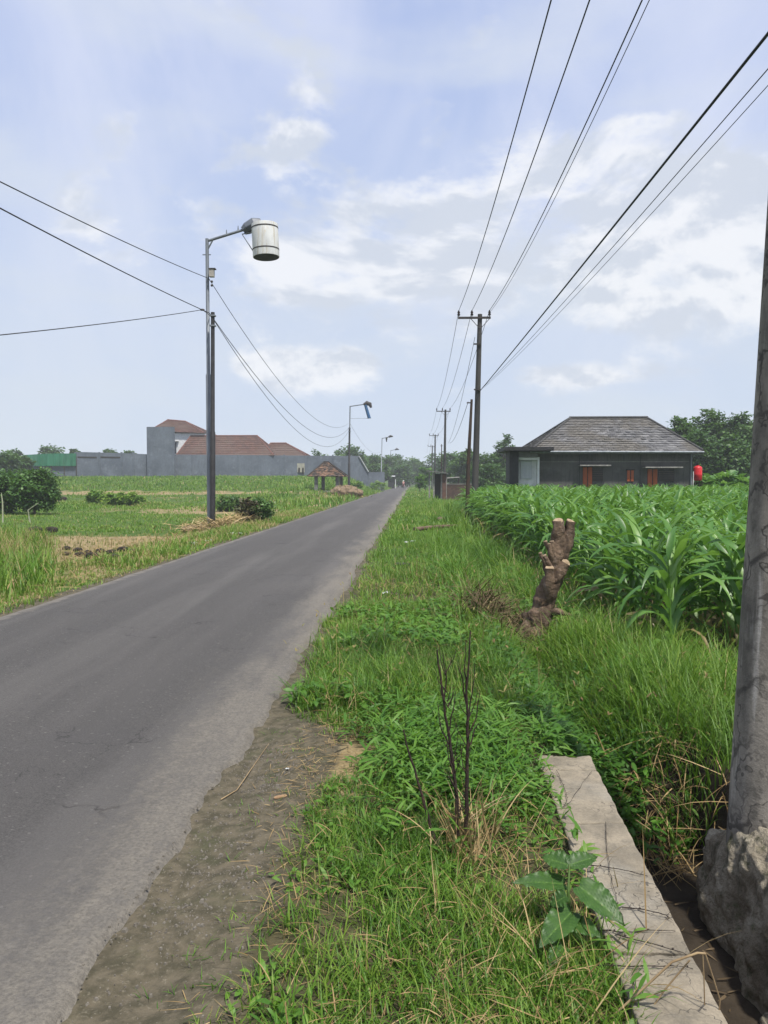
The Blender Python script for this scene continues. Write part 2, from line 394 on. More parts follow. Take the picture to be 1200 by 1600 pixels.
def build_road():
    ys = [-12]
    while ys[-1] < 520: ys.append(ys[-1] + (.06 if -1 < ys[-1] < 9 else .2 if ys[-1] < 25 else .3 + .03 * abs(ys[-1])))
    ys = np.array(ys)
    us = np.concatenate([[0, .03, .07, .12, .2], np.linspace(.3, 3.1, 15), np.linspace(3.2, 3.98, 27)])
    Y, U = np.meshgrid(ys, us, indexing='ij')
    le = RL + .09 * fbm(Y, Y * 0 + 9, .8, 4, 8)
    re = road_right(Y)
    X = le + (re - le) * U / 3.98
    e = np.minimum(X - le, re - X)
    Z = .012 + .03 * (1 - ((X - (RL + RR) / 2) / 2) ** 2) - .05 * (1 - sm(0, .07, e)) + .006 * fbm(X, Y, 6, 3, 30) * (1 - sm(.0, .5, e)) * 2
    ny, nx = X.shape; idx = np.arange(nx * ny).reshape(ny, nx)
    F = np.stack([idx[:-1, :-1], idx[:-1, 1:], idx[1:, 1:], idx[1:, :-1]], -1).reshape(-1, 4)
    m, t, b = new_mat('worn_asphalt')
    tc = t.new('ShaderNodeTexCoord').outputs['Object']
    sp = t.new('ShaderNodeSeparateXYZ'); t.l.new(tc, sp.inputs[0]); x, y = sp.outputs[0], sp.outputs[1]
    stre = t.noise(t.vec(tc, (1.6, .12, 1)), 1.0, 5, .6, .4)
    agg = t.noise(tc, 110, 3, .8); agg2 = t.noise(tc, 60, 4, .7); big = t.noise(tc, .8, 5, .6); mid = t.noise(tc, 5, 5, .62, .3)
    vor = t.new('ShaderNodeTexVoronoi'); t.l.new(tc, vor.inputs[0]); vor.inputs['Scale'].default_value = 75
    stre2 = t.noise(t.vec(tc, (5, .8, 1)), 1.0, 6, .65, .3); agg3 = t.noise(tc, 22, 5, .7)
    col = t.mix(t.ss(agg, .3, .72), (.038, .036, .034), (.092, .087, .082))
    col = t.mix(t.math('MULTIPLY', t.ss(agg2, .5, .75), .5), col, (.042, .04, .04))
    col = t.mix(t.math('MULTIPLY', t.ss(vor.outputs['Color'], .86, .95), .5), col, (.19, .18, .165))
    col = t.mix(t.math('MULTIPLY', t.ss(stre, .42, .68), .30), col, (.105, .098, .093))
    col = t.mix(t.math('MULTIPLY', t.ss(big, .5, .7), .25), col, (.06, .057, .058))
    trk = t.math('ADD', t.math('MULTIPLY', t.math('SINE', t.math('ADD', t.math('MULTIPLY', x, 3.9), t.math('MULTIPLY', stre2, 1.5))), .5), t.math('MULTIPLY', t.math('SUBTRACT', stre, .5), 2))
    col = t.mix(t.math('MULTIPLY', t.ss(trk, 0, .9), .28), col, (.125, .118, .11))
    wv = t.new('ShaderNodeVectorMath', operation='ADD'); t.l.new(tc, wv.inputs[0]); cw = t.new('ShaderNodeCombineXYZ'); t.put(cw.inputs[0], mid); t.put(cw.inputs[1], big); t.l.new(cw.outputs[0], wv.inputs[1])
    vc = t.new('ShaderNodeTexVoronoi', feature='DISTANCE_TO_EDGE'); t.l.new(wv.outputs[0], vc.inputs[0]); vc.inputs['Scale'].default_value = .9
    crk = t.math('MULTIPLY', t.ss(vc.outputs[0], .012, .002), t.ss(big, .52, .6))
    col = t.mix(t.math('MULTIPLY', crk, .7), col, (.02, .018, .017))
    col = t.mix(t.math('MULTIPLY', t.ss(t.noise(t.vec(tc, (1, .5, 1), (5, 2, 0)), 1.7, 5, .6), .62, .72), .35), col, (.045, .042, .04))
    # pale dust that traffic has swept to the right-hand edge, strongest near the verge
    de = t.math('ADD', t.math('SUBTRACT', RR, x), t.math('MULTIPLY', t.math('SUBTRACT', t.noise(t.vec(tc, (1, .35, 1)), 1.3, 4), .5), .9))
    dus = t.math('ADD', t.math('MULTIPLY', t.ss(de, 1.05, .0), .9), t.math('ADD', t.math('MULTIPLY', t.math('SUBTRACT', stre2, .5), 1.1), t.math('MULTIPLY', t.math('SUBTRACT', agg3, .5), 1.0)))
    dus = t.math('MULTIPLY', t.ss(dus, .2, 1.15), t.ss(de, 1.3, .2))
    col = t.mix(t.math('MULTIPLY', dus, .85), col, t.mix(t.ss(agg2, .35, .7), (.205, .185, .152), (.115, .104, .086)))
    dl = t.math('SUBTRACT', x, RL)
    col = t.mix(t.math('MULTIPLY', t.ss(t.math('ADD', t.ss(dl, .5, 0), t.math('MULTIPLY', t.math('SUBTRACT', mid, .5), 1.2)), .5, 1.0), .6), col, (.20, .18, .15))
    t.put(b.inputs['Base Color'], col); b.inputs['Roughness'].default_value = .82; b.inputs['Specular IOR Level'].default_value = .3
    t.put(b.inputs['Normal'], t.bump(t.math('ADD', agg, t.math('MULTIPLY', agg2, 1.2)), .9, .008))
    o = npmesh('road', np.stack([X, Y, Z], -1).reshape(-1, 3), F, m, smooth=True); setp(o, kind='structure')
build_road()

# ------------------------------------------------------------------ haze
HM = bpy.data.materials.new('haze_air'); HM.use_nodes = True
ht = NT(HM.node_tree); ht.n.remove(ht.n['Principled BSDF'])
pv = ht.new('ShaderNodeVolumePrincipled'); pv.inputs['Density'].default_value = .0007; pv.inputs['Color'].default_value = (.88, .92, 1, 1)
ht.l.new(pv.outputs[0], ht.n['Material Output'].inputs['Volume'])
hz = MB().bx((-2700, -800, -2.0), (2700, 2700, 16)).build('haze', HM); setp(hz, kind='stuff')

# ------------------------------------------------------------------ materials
m_conc = M('weathered_concrete', (.26, .25, .23), (.16, .155, .145), 3, .9, .5, 60, c3=(.34, .33, .30))
m_polec = M('concrete_pole_dark', (.06, .057, .054), (.035, .035, .035), 2, .85, .2, 40, stretch=(1, 1, .3))
m_steel = M('galvanised_steel', (.20, .22, .24), (.13, .145, .165), 5, .5, .1, 60, metal=.3, stretch=(1, 1, .2))
m_black = M('tarred_pole', (.018, .018, .02), (.03, .03, .032), 6, .6, .1)
m_wire = M('cable_sheath', (.03, .03, .035), (.02, .02, .022), 6, .6)
m_iron = M('dark_iron', (.03, .03, .032), (.05, .04, .035), 9, .6)
m_porc = M('brown_porcelain', (.035, .02, .015), (.02, .015, .012), 9, .25)
m_drum = M('white_painted_sheet', (.64, .65, .64), (.52, .53, .53), 3, .45, c3=(.56, .52, .44), stretch=(1, 1, .4), streak=(.42, .37, .28))
m_navy = M('dark_inside', (.03, .035, .06), (.02, .022, .035), 4, .7)
m_blue = M('blue_plastic', (.03, .10, .22), (.02, .07, .16), 4, .4)
m_box = M('beige_box', (.40, .38, .33), (.30, .28, .25), 4, .6)

# ------------------------------------------------------------------ power poles and lines on the right
def power_pole(D, top, base_px, r0, r1, label, arm=1.46, off=0.0, arm_z=None, zb=None):
    """a tapered concrete pole; top is the world position of its head"""
    z0 = gz(base_px.x, D) - .3 if zb is None else zb
    b = Vector((base_px.x, D, z0)); tp = Vector(top)
    t = thing('power_pole', (b.x, b.y, z0 + .3), label, 'utility pole', 'power poles along the right verge')
    n = 7
    MB().tube([b.lerp(tp, i / n) for i in range(n + 1)], [r0 + (r1 - r0) * i / n for i in range(n + 1)], 16).build('pole_shaft', m_polec, t, True)
    az_ = tp.z - .18 if arm_z is None else arm_z
    cx = tp.x - off
    MB().box((cx, D - .12, az_), (arm, .09, .09)).build('crossarm', m_iron, t)
    for s in (-.5, -.08, .48):
        x = cx + s * arm * .96
        o = MB().cyl((x, D - .12, az_ + .045), (x, D - .12, az_ + .13), .02)
        o.tube([(x, D - .12, az_ + .1), (x, D - .12, az_ + .14), (x, D - .12, az_ + .2), (x, D - .12, az_ + .23), (x, D - .12, az_ + .3), (x, D - .12, az_ + .33)], [.05, .075, .04, .07, .035, .03], 10)
        o.build('insulator', m_porc, t, True)
    for s in (-1, 1):
        MB().cyl((tp.x, D - .1, az_ - .5), (tp.x + s * .42, D - .12, az_ - .04), .015, seg=6).build('brace', m_iron, t)
    return t, [Vector((cx + s * arm * .96, D - .12, az_ + .32)) for s in (-.5, -.08, .48)]
attach = []
# nearest pole: its head is high out of the picture
PB, PT = P(1141, 1270, 3.65) + Vector((.158, 0, 0)), P(1198.5, 312, 3.65) + Vector((.146, 0, 0))
NP = PB + (PT - PB) * ((-.25 - PB.z) / (PT.z - PB.z))
t0 = thing('power_pole', (NP.x, NP.y, 0), 'huge near concrete power pole with black root stains, set in broken masonry', 'utility pole', 'power poles along the right verge')
def mat_near_pole():
    m, t, b = new_mat('stained_old_concrete')
    tc = t.new('ShaderNodeTexCoord').outputs['Object']
    v = t.vec(tc, (1, 1, .35))
    col = t.mix(t.ss(t.noise(v, 6, 7, .65), .35, .65), (.25, .228, .195), (.115, .106, .092))
    col = t.mix(t.ss(t.noise(t.vec(tc, (9, 9, .6)), 2, 5, .6), .55, .75), col, (.42, .40, .37))
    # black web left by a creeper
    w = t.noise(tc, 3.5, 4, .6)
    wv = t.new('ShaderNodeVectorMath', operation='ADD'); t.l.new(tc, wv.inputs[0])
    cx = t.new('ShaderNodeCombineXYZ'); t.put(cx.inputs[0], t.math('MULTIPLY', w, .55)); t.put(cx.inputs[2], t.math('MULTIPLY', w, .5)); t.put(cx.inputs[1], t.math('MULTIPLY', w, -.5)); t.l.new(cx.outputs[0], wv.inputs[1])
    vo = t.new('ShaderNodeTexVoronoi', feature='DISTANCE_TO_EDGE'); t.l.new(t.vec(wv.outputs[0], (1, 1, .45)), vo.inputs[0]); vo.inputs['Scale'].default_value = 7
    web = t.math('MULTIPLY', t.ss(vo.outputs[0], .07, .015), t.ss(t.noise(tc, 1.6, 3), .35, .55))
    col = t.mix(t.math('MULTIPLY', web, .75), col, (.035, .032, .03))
    col = t.mix(t.math('MULTIPLY', t.ss(t.noise(tc, 14, 6, .7), .5, .7), .6), col, (.075, .07, .062))
    t.put(b.inputs['Base Color'], col); b.inputs['Roughness'].default_value = .9; b.inputs['Specular IOR Level'].default_value = .2
    t.put(b.inputs['Normal'], t.bump(t.math('ADD', t.noise(tc, 50, 6, .7), t.noise(tc, 9, 4)), .6, .01))
    return m
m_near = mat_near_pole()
NT_ = PB + (PT - PB) * ((9.3 - PB.z) / (PT.z - PB.z))
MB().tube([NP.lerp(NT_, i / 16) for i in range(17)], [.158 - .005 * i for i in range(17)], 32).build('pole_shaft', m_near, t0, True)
MB().cyl((NP.x - .012, NP.y - .158, -.1), (NP.x + .2, NP.y - .13, 3.2), .009, seg=6).build('earth_strip', m_steel, t0, True)
tp1 = P(750, 491, 35); b1 = P(741, 757, 35)
t1, a1 = power_pole(35, tp1, b1, .165, .10, 'tall dark concrete power pole with a three insulator crossarm at the corn edge', off=.26)
att0 = []
for k, x in enumerate((861, 921, 1003)):
    w = P(x, 0, 10.9) + Vector((0, 0, .39)); att0.append(a1[k] + (w - a1[k]) * ((a1[k].y - NT_.y + .12) / (a1[k].y - 10.9)))
az_ = att0[1].z - .32; cx = (att0[0].x + att0[2].x) / 2
MB().box((cx, NT_.y - .12, az_), (max(1.46, att0[2].x - att0[0].x + .1), .09, .09)).build('crossarm', m_iron, t0)
for v in att0:
    MB().tube([(v.x, v.y, az_ + .04), (v.x, v.y, az_ + .14), (v.x, v.y, az_ + .2), (v.x, v.y, v.z)], [.03, .075, .05, .03], 10).build('insulator', m_porc, t0, True)
# lower cable bracket
MB().box((tp1.x - .12, 34.84, 5.72), (.30, .06, .06)).build('cable_bracket', m_iron, t1)
MB().box((tp1.x - .12, 34.84, 7.75), (.34, .06, .06)).build('cable_bracket', m_iron, t1)
t2, a2 = power_pole(80, P(696, 640, 80), P(694, 750, 80), .16, .10, 'second power pole with crossarm, rising behind the small roadside shed', off=.2)
t3, a3 = power_pole(121, P(680, 679, 121), P(679, 755, 121), .16, .10, 'third power pole of the row, seen just right of the road', off=.2)
t4, a4 = power_pole(158, P(675.5, 696, 158), P(675, 755, 158), .16, .10, 'fourth and farthest crossarmed power pole of the row', off=.2)
def span(a, b, sag, n=24):
    a = Vector(a); b = Vector(b)
    return [a.lerp(b, i / n) - Vector((0, 0, sag * 4 * (i / n) * (1 - i / n))) for i in range(n)]
def cable(name, pts, sags, r, label, group, seg=5):
    q = []
    for i in range(len(pts) - 1): q += span(pts[i], pts[i + 1], sags[i])
    q.append(Vector(pts[-1]))
    o = MB().tube(q, r, seg).build(name, m_wire, None, True, loc=tuple(pts[0]))
    return setp(o, label, 'cable', group)
back = [v + Vector((-.05, -40, 0)) for v in att0]
for k, w in enumerate(('leftmost of the three bare wires on top of the crossarms', 'middle one of the three bare wires on top of the crossarms', 'rightmost of the three bare wires on top of the crossarms')):
    far = Vector((a4[k].x + .6, 205, a4[k].z + .2))
    cable('power_line', [back[k], att0[k], a1[k], a2[k], a3[k], a4[k], far], [.8, .55, .7, .6, .5, .6], .0115, w, 'bare wires strung over the power poles')
lv = P(749, 612, 34.9)
p_r = P(1200, 74, 7.6); p_r2 = P(1200, 131, 7.6)
d_ = (p_r - lv); e1 = lv + d_ * 1.75; e1.z += .4
cable('service_cable', [e1, lv], [.10], .017, 'thick black twisted cable sweeping up to the upper right', 'cables sweeping up right')
lv2 = P(752, 608, 34.9); d2 = (p_r2 - lv2); e2 = lv2 + d2 * 1.75; e2.z += .9
cable('service_cable', [e2, lv2], [.38], .006, 'thin black cable sagging just under the thick one', 'cables sweeping up right')
e3 = e2 + Vector((.12, 0, -.03))
cable('service_cable', [e3, lv2 + Vector((.1, 0, .05))], [.42], .0045, 'lowest thin cable at the upper right', 'cables sweeping up right')
e4 = P(742, 527, 34.8)
cable('service_cable', [e4, P(700, 693, 79.8)], [.7], .011, 'thin cable dropping from below the crossarm to the second pole', 'cables sweeping up right')
dd = Vector((.075, 0, -.04))
cable('service_cable', [back[2] + dd, att0[2] + dd, a1[2] + dd * .8], [.8, .58], .007, 'fourth thin wire running tight beside the rightmost bare wire', 'cables sweeping up right')
# slim timber pole beside the tall one
st = P(737, 624, 33); sb = P(730, 762, 33)
m_timber = M('old_timber', (.05, .035, .025), (.03, .022, .018), 5, .8, .3, 30, stretch=(1, 1, .2), c3=(.11, .05, .025))
o = thing('timber_pole', (sb.x, 33, -.1), 'slim leaning timber pole beside the tall power pole', 'utility pole')
MB().tube([Vector((sb.x, 33, -.4)), sb.lerp(st, .25), sb.lerp(st, .6), st], [.10, .085, .07, .05], 10, wob=.1).build('pole_shaft', m_timber, o, True)
MB().box((st.x - .1, 32.95, st.z - .15), (.22, .05, .05)).build('cable_bracket', m_iron, o)
cable('service_cable', [st + Vector((-.15, 0, -.1)), P(702, 692, 78)], [.5], .011, 'thin cable from the slim timber pole to the shed', 'cables sweeping up right')
sp_ = P(690, 694, 90)
o = thing('timber_pole', (sp_.x, 90, gz(sp_.x, 90)), 'thin dark pole standing close left of the second power pole', 'utility pole')
MB().cyl((sp_.x, 90, -.2), sp_, .07, .05).build('pole_shaft', m_timber, o, True)
MB().box((sp_.x, 89.95, sp_.z - .2), (.3, .05, .05)).build('cable_bracket', m_iron, o)

# ------------------------------------------------------------------ street lamps on the left
def lamp_pole(D, px_top, px_x, r, label, base_z=None):
    top = P(*px_top, D); x = P(px_x, 752, D).x; z0 = gz(x, D)
    t = thing('street_lamp', (x, D, z0), label, 'street lamp', 'street lamps along the left side of the road')
    b = Vector((x, D, z0 - .3)); j = b.lerp(top, .55)
    MB().tube([b, b.lerp(top, .549), b.lerp(top, .551), top], [r * 1.15, r * 1.1, r * .8, r * .7], 14).build('lamp_post', m_steel, t, True)
    return t, top
def arm(t, a, b, r=.035, r2=.03):
    MB().tube([a, a.lerp(b, .1) + Vector((0, 0, .0)), a.lerp(b, .5), b], [r, r, r, r2], 8).build('lamp_arm', m_steel, t, True)
t, top = lamp_pole(27.4, (323.5, 373), 327.5, .085, 'near street lamp with a big white drum hung under its head')
A = P(326, 376, 27.4); B = P(387, 357, 27.4)
arm(t, A, B, .05, .05)
MB().cyl(P(325, 389, 27.4), P(333, 374, 27.4), .03, seg=6).build('bracket', m_steel, t)
for px_, py_ in ((354, 366), (372, 360)):
    MB().cyl(P(px_, py_, 27.4), P(px_, py_ - 7, 27.4), .03, .015, 6).build('clamp_bolt', m_steel, t)
hc = P(391, 355, 27.4)
h = MB().tube([P(380, 361, 27.4), P(386, 357, 27.4), P(398, 350, 27.4), P(408, 346, 27.4)], [.15, .22, .24, .12], 8)
h.build('lamp_head', M('grey_lamp_housing', (.11, .125, .15), (.075, .085, .105), 4, .5), t, bevel=.02)
dt = P(413.5, 351, 27.2); db = P(416, 402, 27.2); ax = (db - dt)
drum = MB()
rr = .465; Q = ax.normalized()
drum.tube([dt, dt + Q * .02, dt.lerp(db, .5), db - Q * .02, db], [rr * .99, rr, rr, rr, rr * .99], 36)
dr = drum.build('drum_shade', m_drum, t, True)
MB().tube([db - Q * .01, db + Q * .012], [rr * .955, rr * .955], 28).build('drum_base', m_navy, dr)
for f in (.10, .76):
    c = dt.lerp(db, f)
    MB().tube([c, c + Q * .045], [rr * 1.012, rr * 1.012], 32, caps=False).build('strap', m_iron, dr, True)
MB().cyl(P(379, 367, 27.3), dt.lerp(db, .8) + Vector((-.46, 0, 0)), .018, seg=6).build('stay', m_steel, t)
MB().cyl(P(378, 366, 27.3), P(396, 362, 27.3), .02, seg=6).build('stay', m_steel, t)
bxp = P(331, 427, 27.25)
jb = MB().box(bxp, (.17, .16, .27)).build('junction_box', m_box, t, bevel=.01)
MB().box(bxp + Vector((.02, 0, .15)), (.24, .2, .03)).build('box_lid', m_iron, jb)
for y_ in (440, 446): MB().ball(P(331, y_, 27.2), .045).build('cable_clamp', m_iron, t)
MB().ball(P(316, 484, 27.3), (.09, .04, .04)).build('cable_clamp', m_iron, t)
MB().box(P(323, 398, 27.4), (.30, .03, .03)).build('bracket', m_steel, t)
# black telephone pole against it
def tele_pole(D, pt, pxb, r, label):
    top = P(*pt, D); x = P(pxb, 752, D).x; z0 = gz(x, D)
    t = thing('telephone_pole', (x, D, z0), label, 'utility pole', 'short black poles beside the street lamps')
    MB().tube([Vector((x, D, z0 - .3)), Vector((x, D, z0)).lerp(top, .45), Vector((x, D, z0)).lerp(top, .455), top], [r, r, r * .8, r * .7], 12).build('pole_shaft', m_black, t, True)
    for f in (.0, .35): MB().box(top - Vector((0, 0, .12 + f)), (r * 2, r * 2, .05)).build('pole_band', m_steel, t)
    return t
tele_pole(27.05, (332.5, 488), 331.5, .095, 'black telephone pole strapped against the near street lamp')
t, top = lamp_pole(89, (547, 634.5), 544.5, .10, 'second street lamp with a blue tube hanging from its arm')
arm(t, P(547, 635, 89), P(570, 631.5, 89), .06, .06)
q = [P(568, 632, 89), P(573, 630, 89), P(578, 631.5, 89), P(580, 637, 89)]
MB().tube(q, [.12, .28, .25, .12], 8).build('lamp_head', m_iron, t, True)
MB().tube([P(571, 633, 88.9), P(577, 653.5, 88.9)], [.17, .2], 12).build('hanging_tube', m_blue, t, True)
MB().cyl(P(547, 654, 89), P(580, 653.5, 89), .02, seg=5).build('stay', m_steel, t)
tele_pole(88.6, (546.2, 668), 545, .15, 'black telephone pole strapped to the second street lamp')
t, top = lamp_pole(150, (597, 684.5), 595, .10, 'third street lamp, standing by the end of the grey wall')
arm(t, P(597, 685, 150), P(609, 682.5, 150), .07, .07)
MB().tube([P(607, 683, 150), P(610, 681.5, 150), P(614, 682, 150)], [.15, .25, .1], 8).build('lamp_head', m_iron, t, True)
MB().tube([P(604, 683.5, 150), P(604, 690.5, 150)], [.22, .08], 8).build('hanging_rag', m_iron, t, True)
t, top = lamp_pole(212, (610.5, 703.5), 610, .10, 'farthest street lamp, rising out of the roadside trees')
arm(t, P(610.5, 704, 212), P(618, 702.5, 212), .07, .07)
MB().tube([P(617, 703, 212), P(620, 701.5, 212), P(623.5, 702.5, 212)], [.15, .28, .1], 8).build('lamp_head', m_iron, t, True)
gname = 'cables strung along the street lamps'
l1 = P(326, 435, 27.3); l2 = P(327, 489, 27.2)
def back_to(px, py, a, k=1.6):
    D0 = 14.0
    v = P(px, py, D0) - a
    return a + v * k
s1 = P(0, 284, 13.5); s2 = P(0, 328, 13.5)
def thru(a, b, c, nm, lab, sag1, sag2, r):
    e = a + (b - a) * 1.7; e.z += .3
    cable(nm, [e, a, c], [sag1, sag2], r, lab, gname)
thru(l1, s1, P(544, 662, 88.7), 'telephone_cable', 'uppermost cable meeting the near street lamp from the upper left', .18, 2.2, .012)
thru(l2, s2, P(544, 670, 88.7), 'telephone_cable', 'middle cable passing the near street lamp at the top of the black pole', .15, 2.4, .014)
thru(P(316, 484, 27.3), P(0, 528, 16), P(334, 497, 27), 'telephone_cable', 'low cable coming in nearly level from the left', .12, .0, .012)
cable('telephone_cable', [P(334, 500, 27), P(544, 675, 88.6)], [2.9], .012, 'lowest sagging cable between the first two street lamps', gname)
cable('telephone_cable', [P(547, 662, 88.7), P(596, 705, 149.8)], [1.5], .012, 'sagging cable between the second and third street lamps', gname)

# ------------------------------------------------------------------ foliage makers
def ribbons(base, az, ln, w, el0, el1, segs=3, wave=.0, prof='blade', tint=None, roll=None):
    """curved strips. base (N,3), az heading, ln length, w width, el0 / el1 start and end elevation"""
    N = len(base); t = np.linspace(0, 1, segs + 1)
    el = el0[:, None] + (el1 - el0)[:, None] * t[None, :] ** 1.3
    st = ln[:, None] / segs
    dx = np.cos(el) * st; dz = np.sin(el) * st
    r = np.concatenate([np.zeros((N, 1)), np.cumsum(dx[:, :-1], 1)], 1); z = np.concatenate([np.zeros((N, 1)), np.cumsum(dz[:, :-1], 1)], 1)
    if prof == 'blade': pr = np.clip(1 - t ** 2.2, .03, 1) * (.75 + .25 * np.minimum(t * 4, 1))
    else: pr = np.clip(np.sin(np.pi * np.clip(t * .93 + .05, 0, 1)) ** .8, .06, 1)
    w = np.broadcast_to(w, (N,)); hw = w[:, None] * pr[None, :] / 2
    ca, sa = np.cos(az)[:, None], np.sin(az)[:, None]
    cx = base[:, 0:1] + ca * r; cy = base[:, 1:2] + sa * r; cz = base[:, 2:3] + z
    if roll is None: roll = np.zeros(N)
    cr, sr = np.cos(roll)[:, None], np.sin(roll)[:, None]
    sx, sy, sz = -sa * cr, ca * cr, sr
    L = np.stack([cx + sx * hw, cy + sy * hw, cz + sz * hw], -1); Rr = np.stack([cx - sx * hw, cy - sy * hw, cz - sz * hw], -1)
    V = np.stack([L, Rr], 2).reshape(N, -1, 3); nv = V.shape[1]
    f = np.array([[2 * i, 2 * i + 1, 2 * i + 3, 2 * i + 2] for i in range(segs)])
    F = (np.arange(N)[:, None, None] * nv + f[None]).reshape(-1, 4)
    T = np.repeat(tint if tint is not None else np.full(N, .4), nv)
    return V.reshape(-1, 3), F, T
def join(parts):
    Vs, Fs, Ts = [], [], []; k = 0
    for V, F, T in parts: Vs.append(V); Fs.append(F + k); Ts.append(T); k += len(V)
    return np.concatenate(Vs), np.concatenate(Fs), np.concatenate(Ts)
U = lambda a, b, n: RS.uniform(a, b, n)
def scatter(n, x0, x1, y0, y1, dens):
    out = []; c = 0
    while c < n:
        X = U(x0, x1, n * 2); Y = U(y0, y1, n * 2)
        k = RS.rand(n * 2) < dens(X, Y); out.append(np.stack([X[k], Y[k]], 1)); c += k.sum()
        if len(out) > 30: break
    return np.concatenate(out)[:n]
def grassf(XY, per, L, W, lean, tint, spread=.04, segs=3, dz=0, curl=(.5, 1.3)):
    """tufts: per blades at each place"""
    n = len(XY) * per; B = np.repeat(XY, per, 0) + RS.normal(0, spread, (n, 2))
    z = g(B[:, 0], B[:, 1]) + dz - .01
    el0 = np.pi / 2 - U(lean[0], lean[1], n); el1 = el0 - U(curl[0], curl[1], n)
    tt = np.repeat(U(tint[0], tint[1], len(XY)), per) + RS.normal(0, .05, n)
    fx = fbm(B[:, 0], B[:, 1], .9, 3, 301); fy = fbm(B[:, 0], B[:, 1], .45, 3, 311) + .6 * fbm(B[:, 0], B[:, 1], 2.2, 2, 317)
    tt = tt + .9 * fy + (RS.rand(n) < .05) * .5
    sc = np.repeat(U(.6, 1.3, len(XY)), per) * U(.45, 1.2, n) * np.clip(1 + 1.6 * fx, .45, 1.8)
    return ribbons(np.column_stack([B, z]), U(0, 2 * np.pi, n), L * sc, W * U(.7, 1.3, n), el0, el1, segs, tint=np.where((tt > .79) & (RS.rand(n) < (.55 if tint[1] < .8 else .0)), RS.uniform(.4, .79, n), np.clip(tt, 0, 1)))
m_grass = leaf_mat('grass_blades', (.038, .105, .011), (.085, .195, .018), (.19, .29, .038), dry=(.36, .27, .13), nscale=.8, trans=.4)
m_lush = leaf_mat('lush_weeds', (.032, .095, .012), (.068, .18, .02), (.125, .25, .03), trans=.4)
m_dry = leaf_mat('dry_straw', (.16, .10, .045), (.30, .21, .10), (.42, .32, .17), dry=(.48, .38, .22), trans=.15, rough=.8, spec=.1)
m_corn = leaf_mat('corn_leaves', (.036, .11, .022), (.08, .205, .036), (.16, .30, .058), trans=.40, rough=.42, spec=.5, nscale=3)
m_tree = leaf_mat('tree_leaves', (.018, .055, .013), (.038, .092, .018), (.075, .145, .028), trans=.25, nscale=.3)
m_bark = M('tree_bark', (.10, .08, .06), (.06, .045, .035), 6, .9, .4, 20, stretch=(1, 1, .3))
m_tan = M('tan_stalk', (.30, .22, .12), (.20, .14, .075), 9, .8)

def edge_r(Y):  # where the verge grass begins
    return (-.52 - .42 * sm(4.4, 5.4, Y + .5 * fbm(Y, Y, 3, 2, 5)) + .30 * fbm(Y, Y * 0, 2.4, 3, 63)) + .16 * fbm(Y, Y * 0, 1.3, 3, 61) + sm(5.6, 4.6, Y) * 0
def verge_ok(X, Y):
    e = edge_r(Y)
    k = sm(0, .14, X - e)
    k = k * (1 - .93 * np.exp(-((X + .38) / .24) ** 2 - ((Y - 4.25) / .5) ** 2))
    k = k * np.where((X > .66) & (X < 1.5) & (Y < 4.45), 0, 1)
    k = k * (1 - .9 * np.exp(-((X - 1.05) / .28) ** 2 - ((Y - 8.8) / .55) ** 2))
    return k
def stuff(name, parts, mat):
    V, F, T = join(parts); o = npmesh(name, V, F, mat, tint=T); return setp(o, kind='stuff')
# short turf over the whole right verge
parts = [grassf(scatter(4600, -.95, 1.0, 2.0, 5.2, lambda X, Y: verge_ok(X, Y) * (.12 + 2.2 * np.clip(fbm(X, Y, 2.2, 3, 77) + .08, 0, 1))), 5, .105, .0052, (.1, 1.0), (.15, .79), .022),
         grassf(scatter(110, -.92, -.5, 2.0, 5.0, lambda X, Y: sm(-.95, -.5, X)), 6, .06, .004, (.3, 1.2), (.1, .79), .02),
         grassf(scatter(5200, -1.05, 1.3, 5.2, 10, lambda X, Y: verge_ok(X, Y) * (.12 + 1.7 * np.clip(fbm(X, Y, 1.2, 3, 78) + .25, 0, 1))), 5, .15, .0075, (.1, .9), (.15, .79), .03),
         grassf(scatter(5200, -1.05, 3.2, 10, 24, lambda X, Y: verge_ok(X, Y)), 5, .17, .014, (.1, .9), (.25, .79), .05),
         grassf(scatter(4200, -1.1, 3.6, 24, 70, lambda X, Y: verge_ok(X, Y)), 5, .20, .032, (.1, .9), (.25, .79), .1),
         grassf(scatter(1800, -1.1, 8, 70, 200, lambda X, Y: verge_ok(X, Y)), 5, .26, .10, (.1, .9), (.3, .79), .3)]
stuff('grass', parts, m_grass)
def straws0(XY, L, W):
    n = len(XY); z = g(XY[:, 0], XY[:, 1]) + U(.01, .09, n); e0 = U(-.3, .9, n)
    return ribbons(np.column_stack([XY, z]), U(0, 6.28, n), L * U(.4, 1.4, n), W * U(.6, 1.3, n), e0, e0 - U(.2, 1.3, n), 4, tint=U(0, .55, n), roll=U(-.6, .6, n))
stuff('dead_thatch', [straws0(scatter(2200, -.95, 2.4, 5, 13, lambda X, Y: verge_ok(X, Y) * sm(.0, .15, fbm(X, Y, .9, 3, 401))), .16, .006),
                      straws0(scatter(800, -.6, .68, 2, 5, lambda X, Y: verge_ok(X, Y) * (.2 + sm(.0, .15, fbm(X, Y, 1.5, 3, 402)))), .11, .003),
                      straws0(scatter(1500, -9, -4.9, 8, 30, lambda X, Y: sm(-4.9, -5.1, X)), .3, .014)], m_dry)
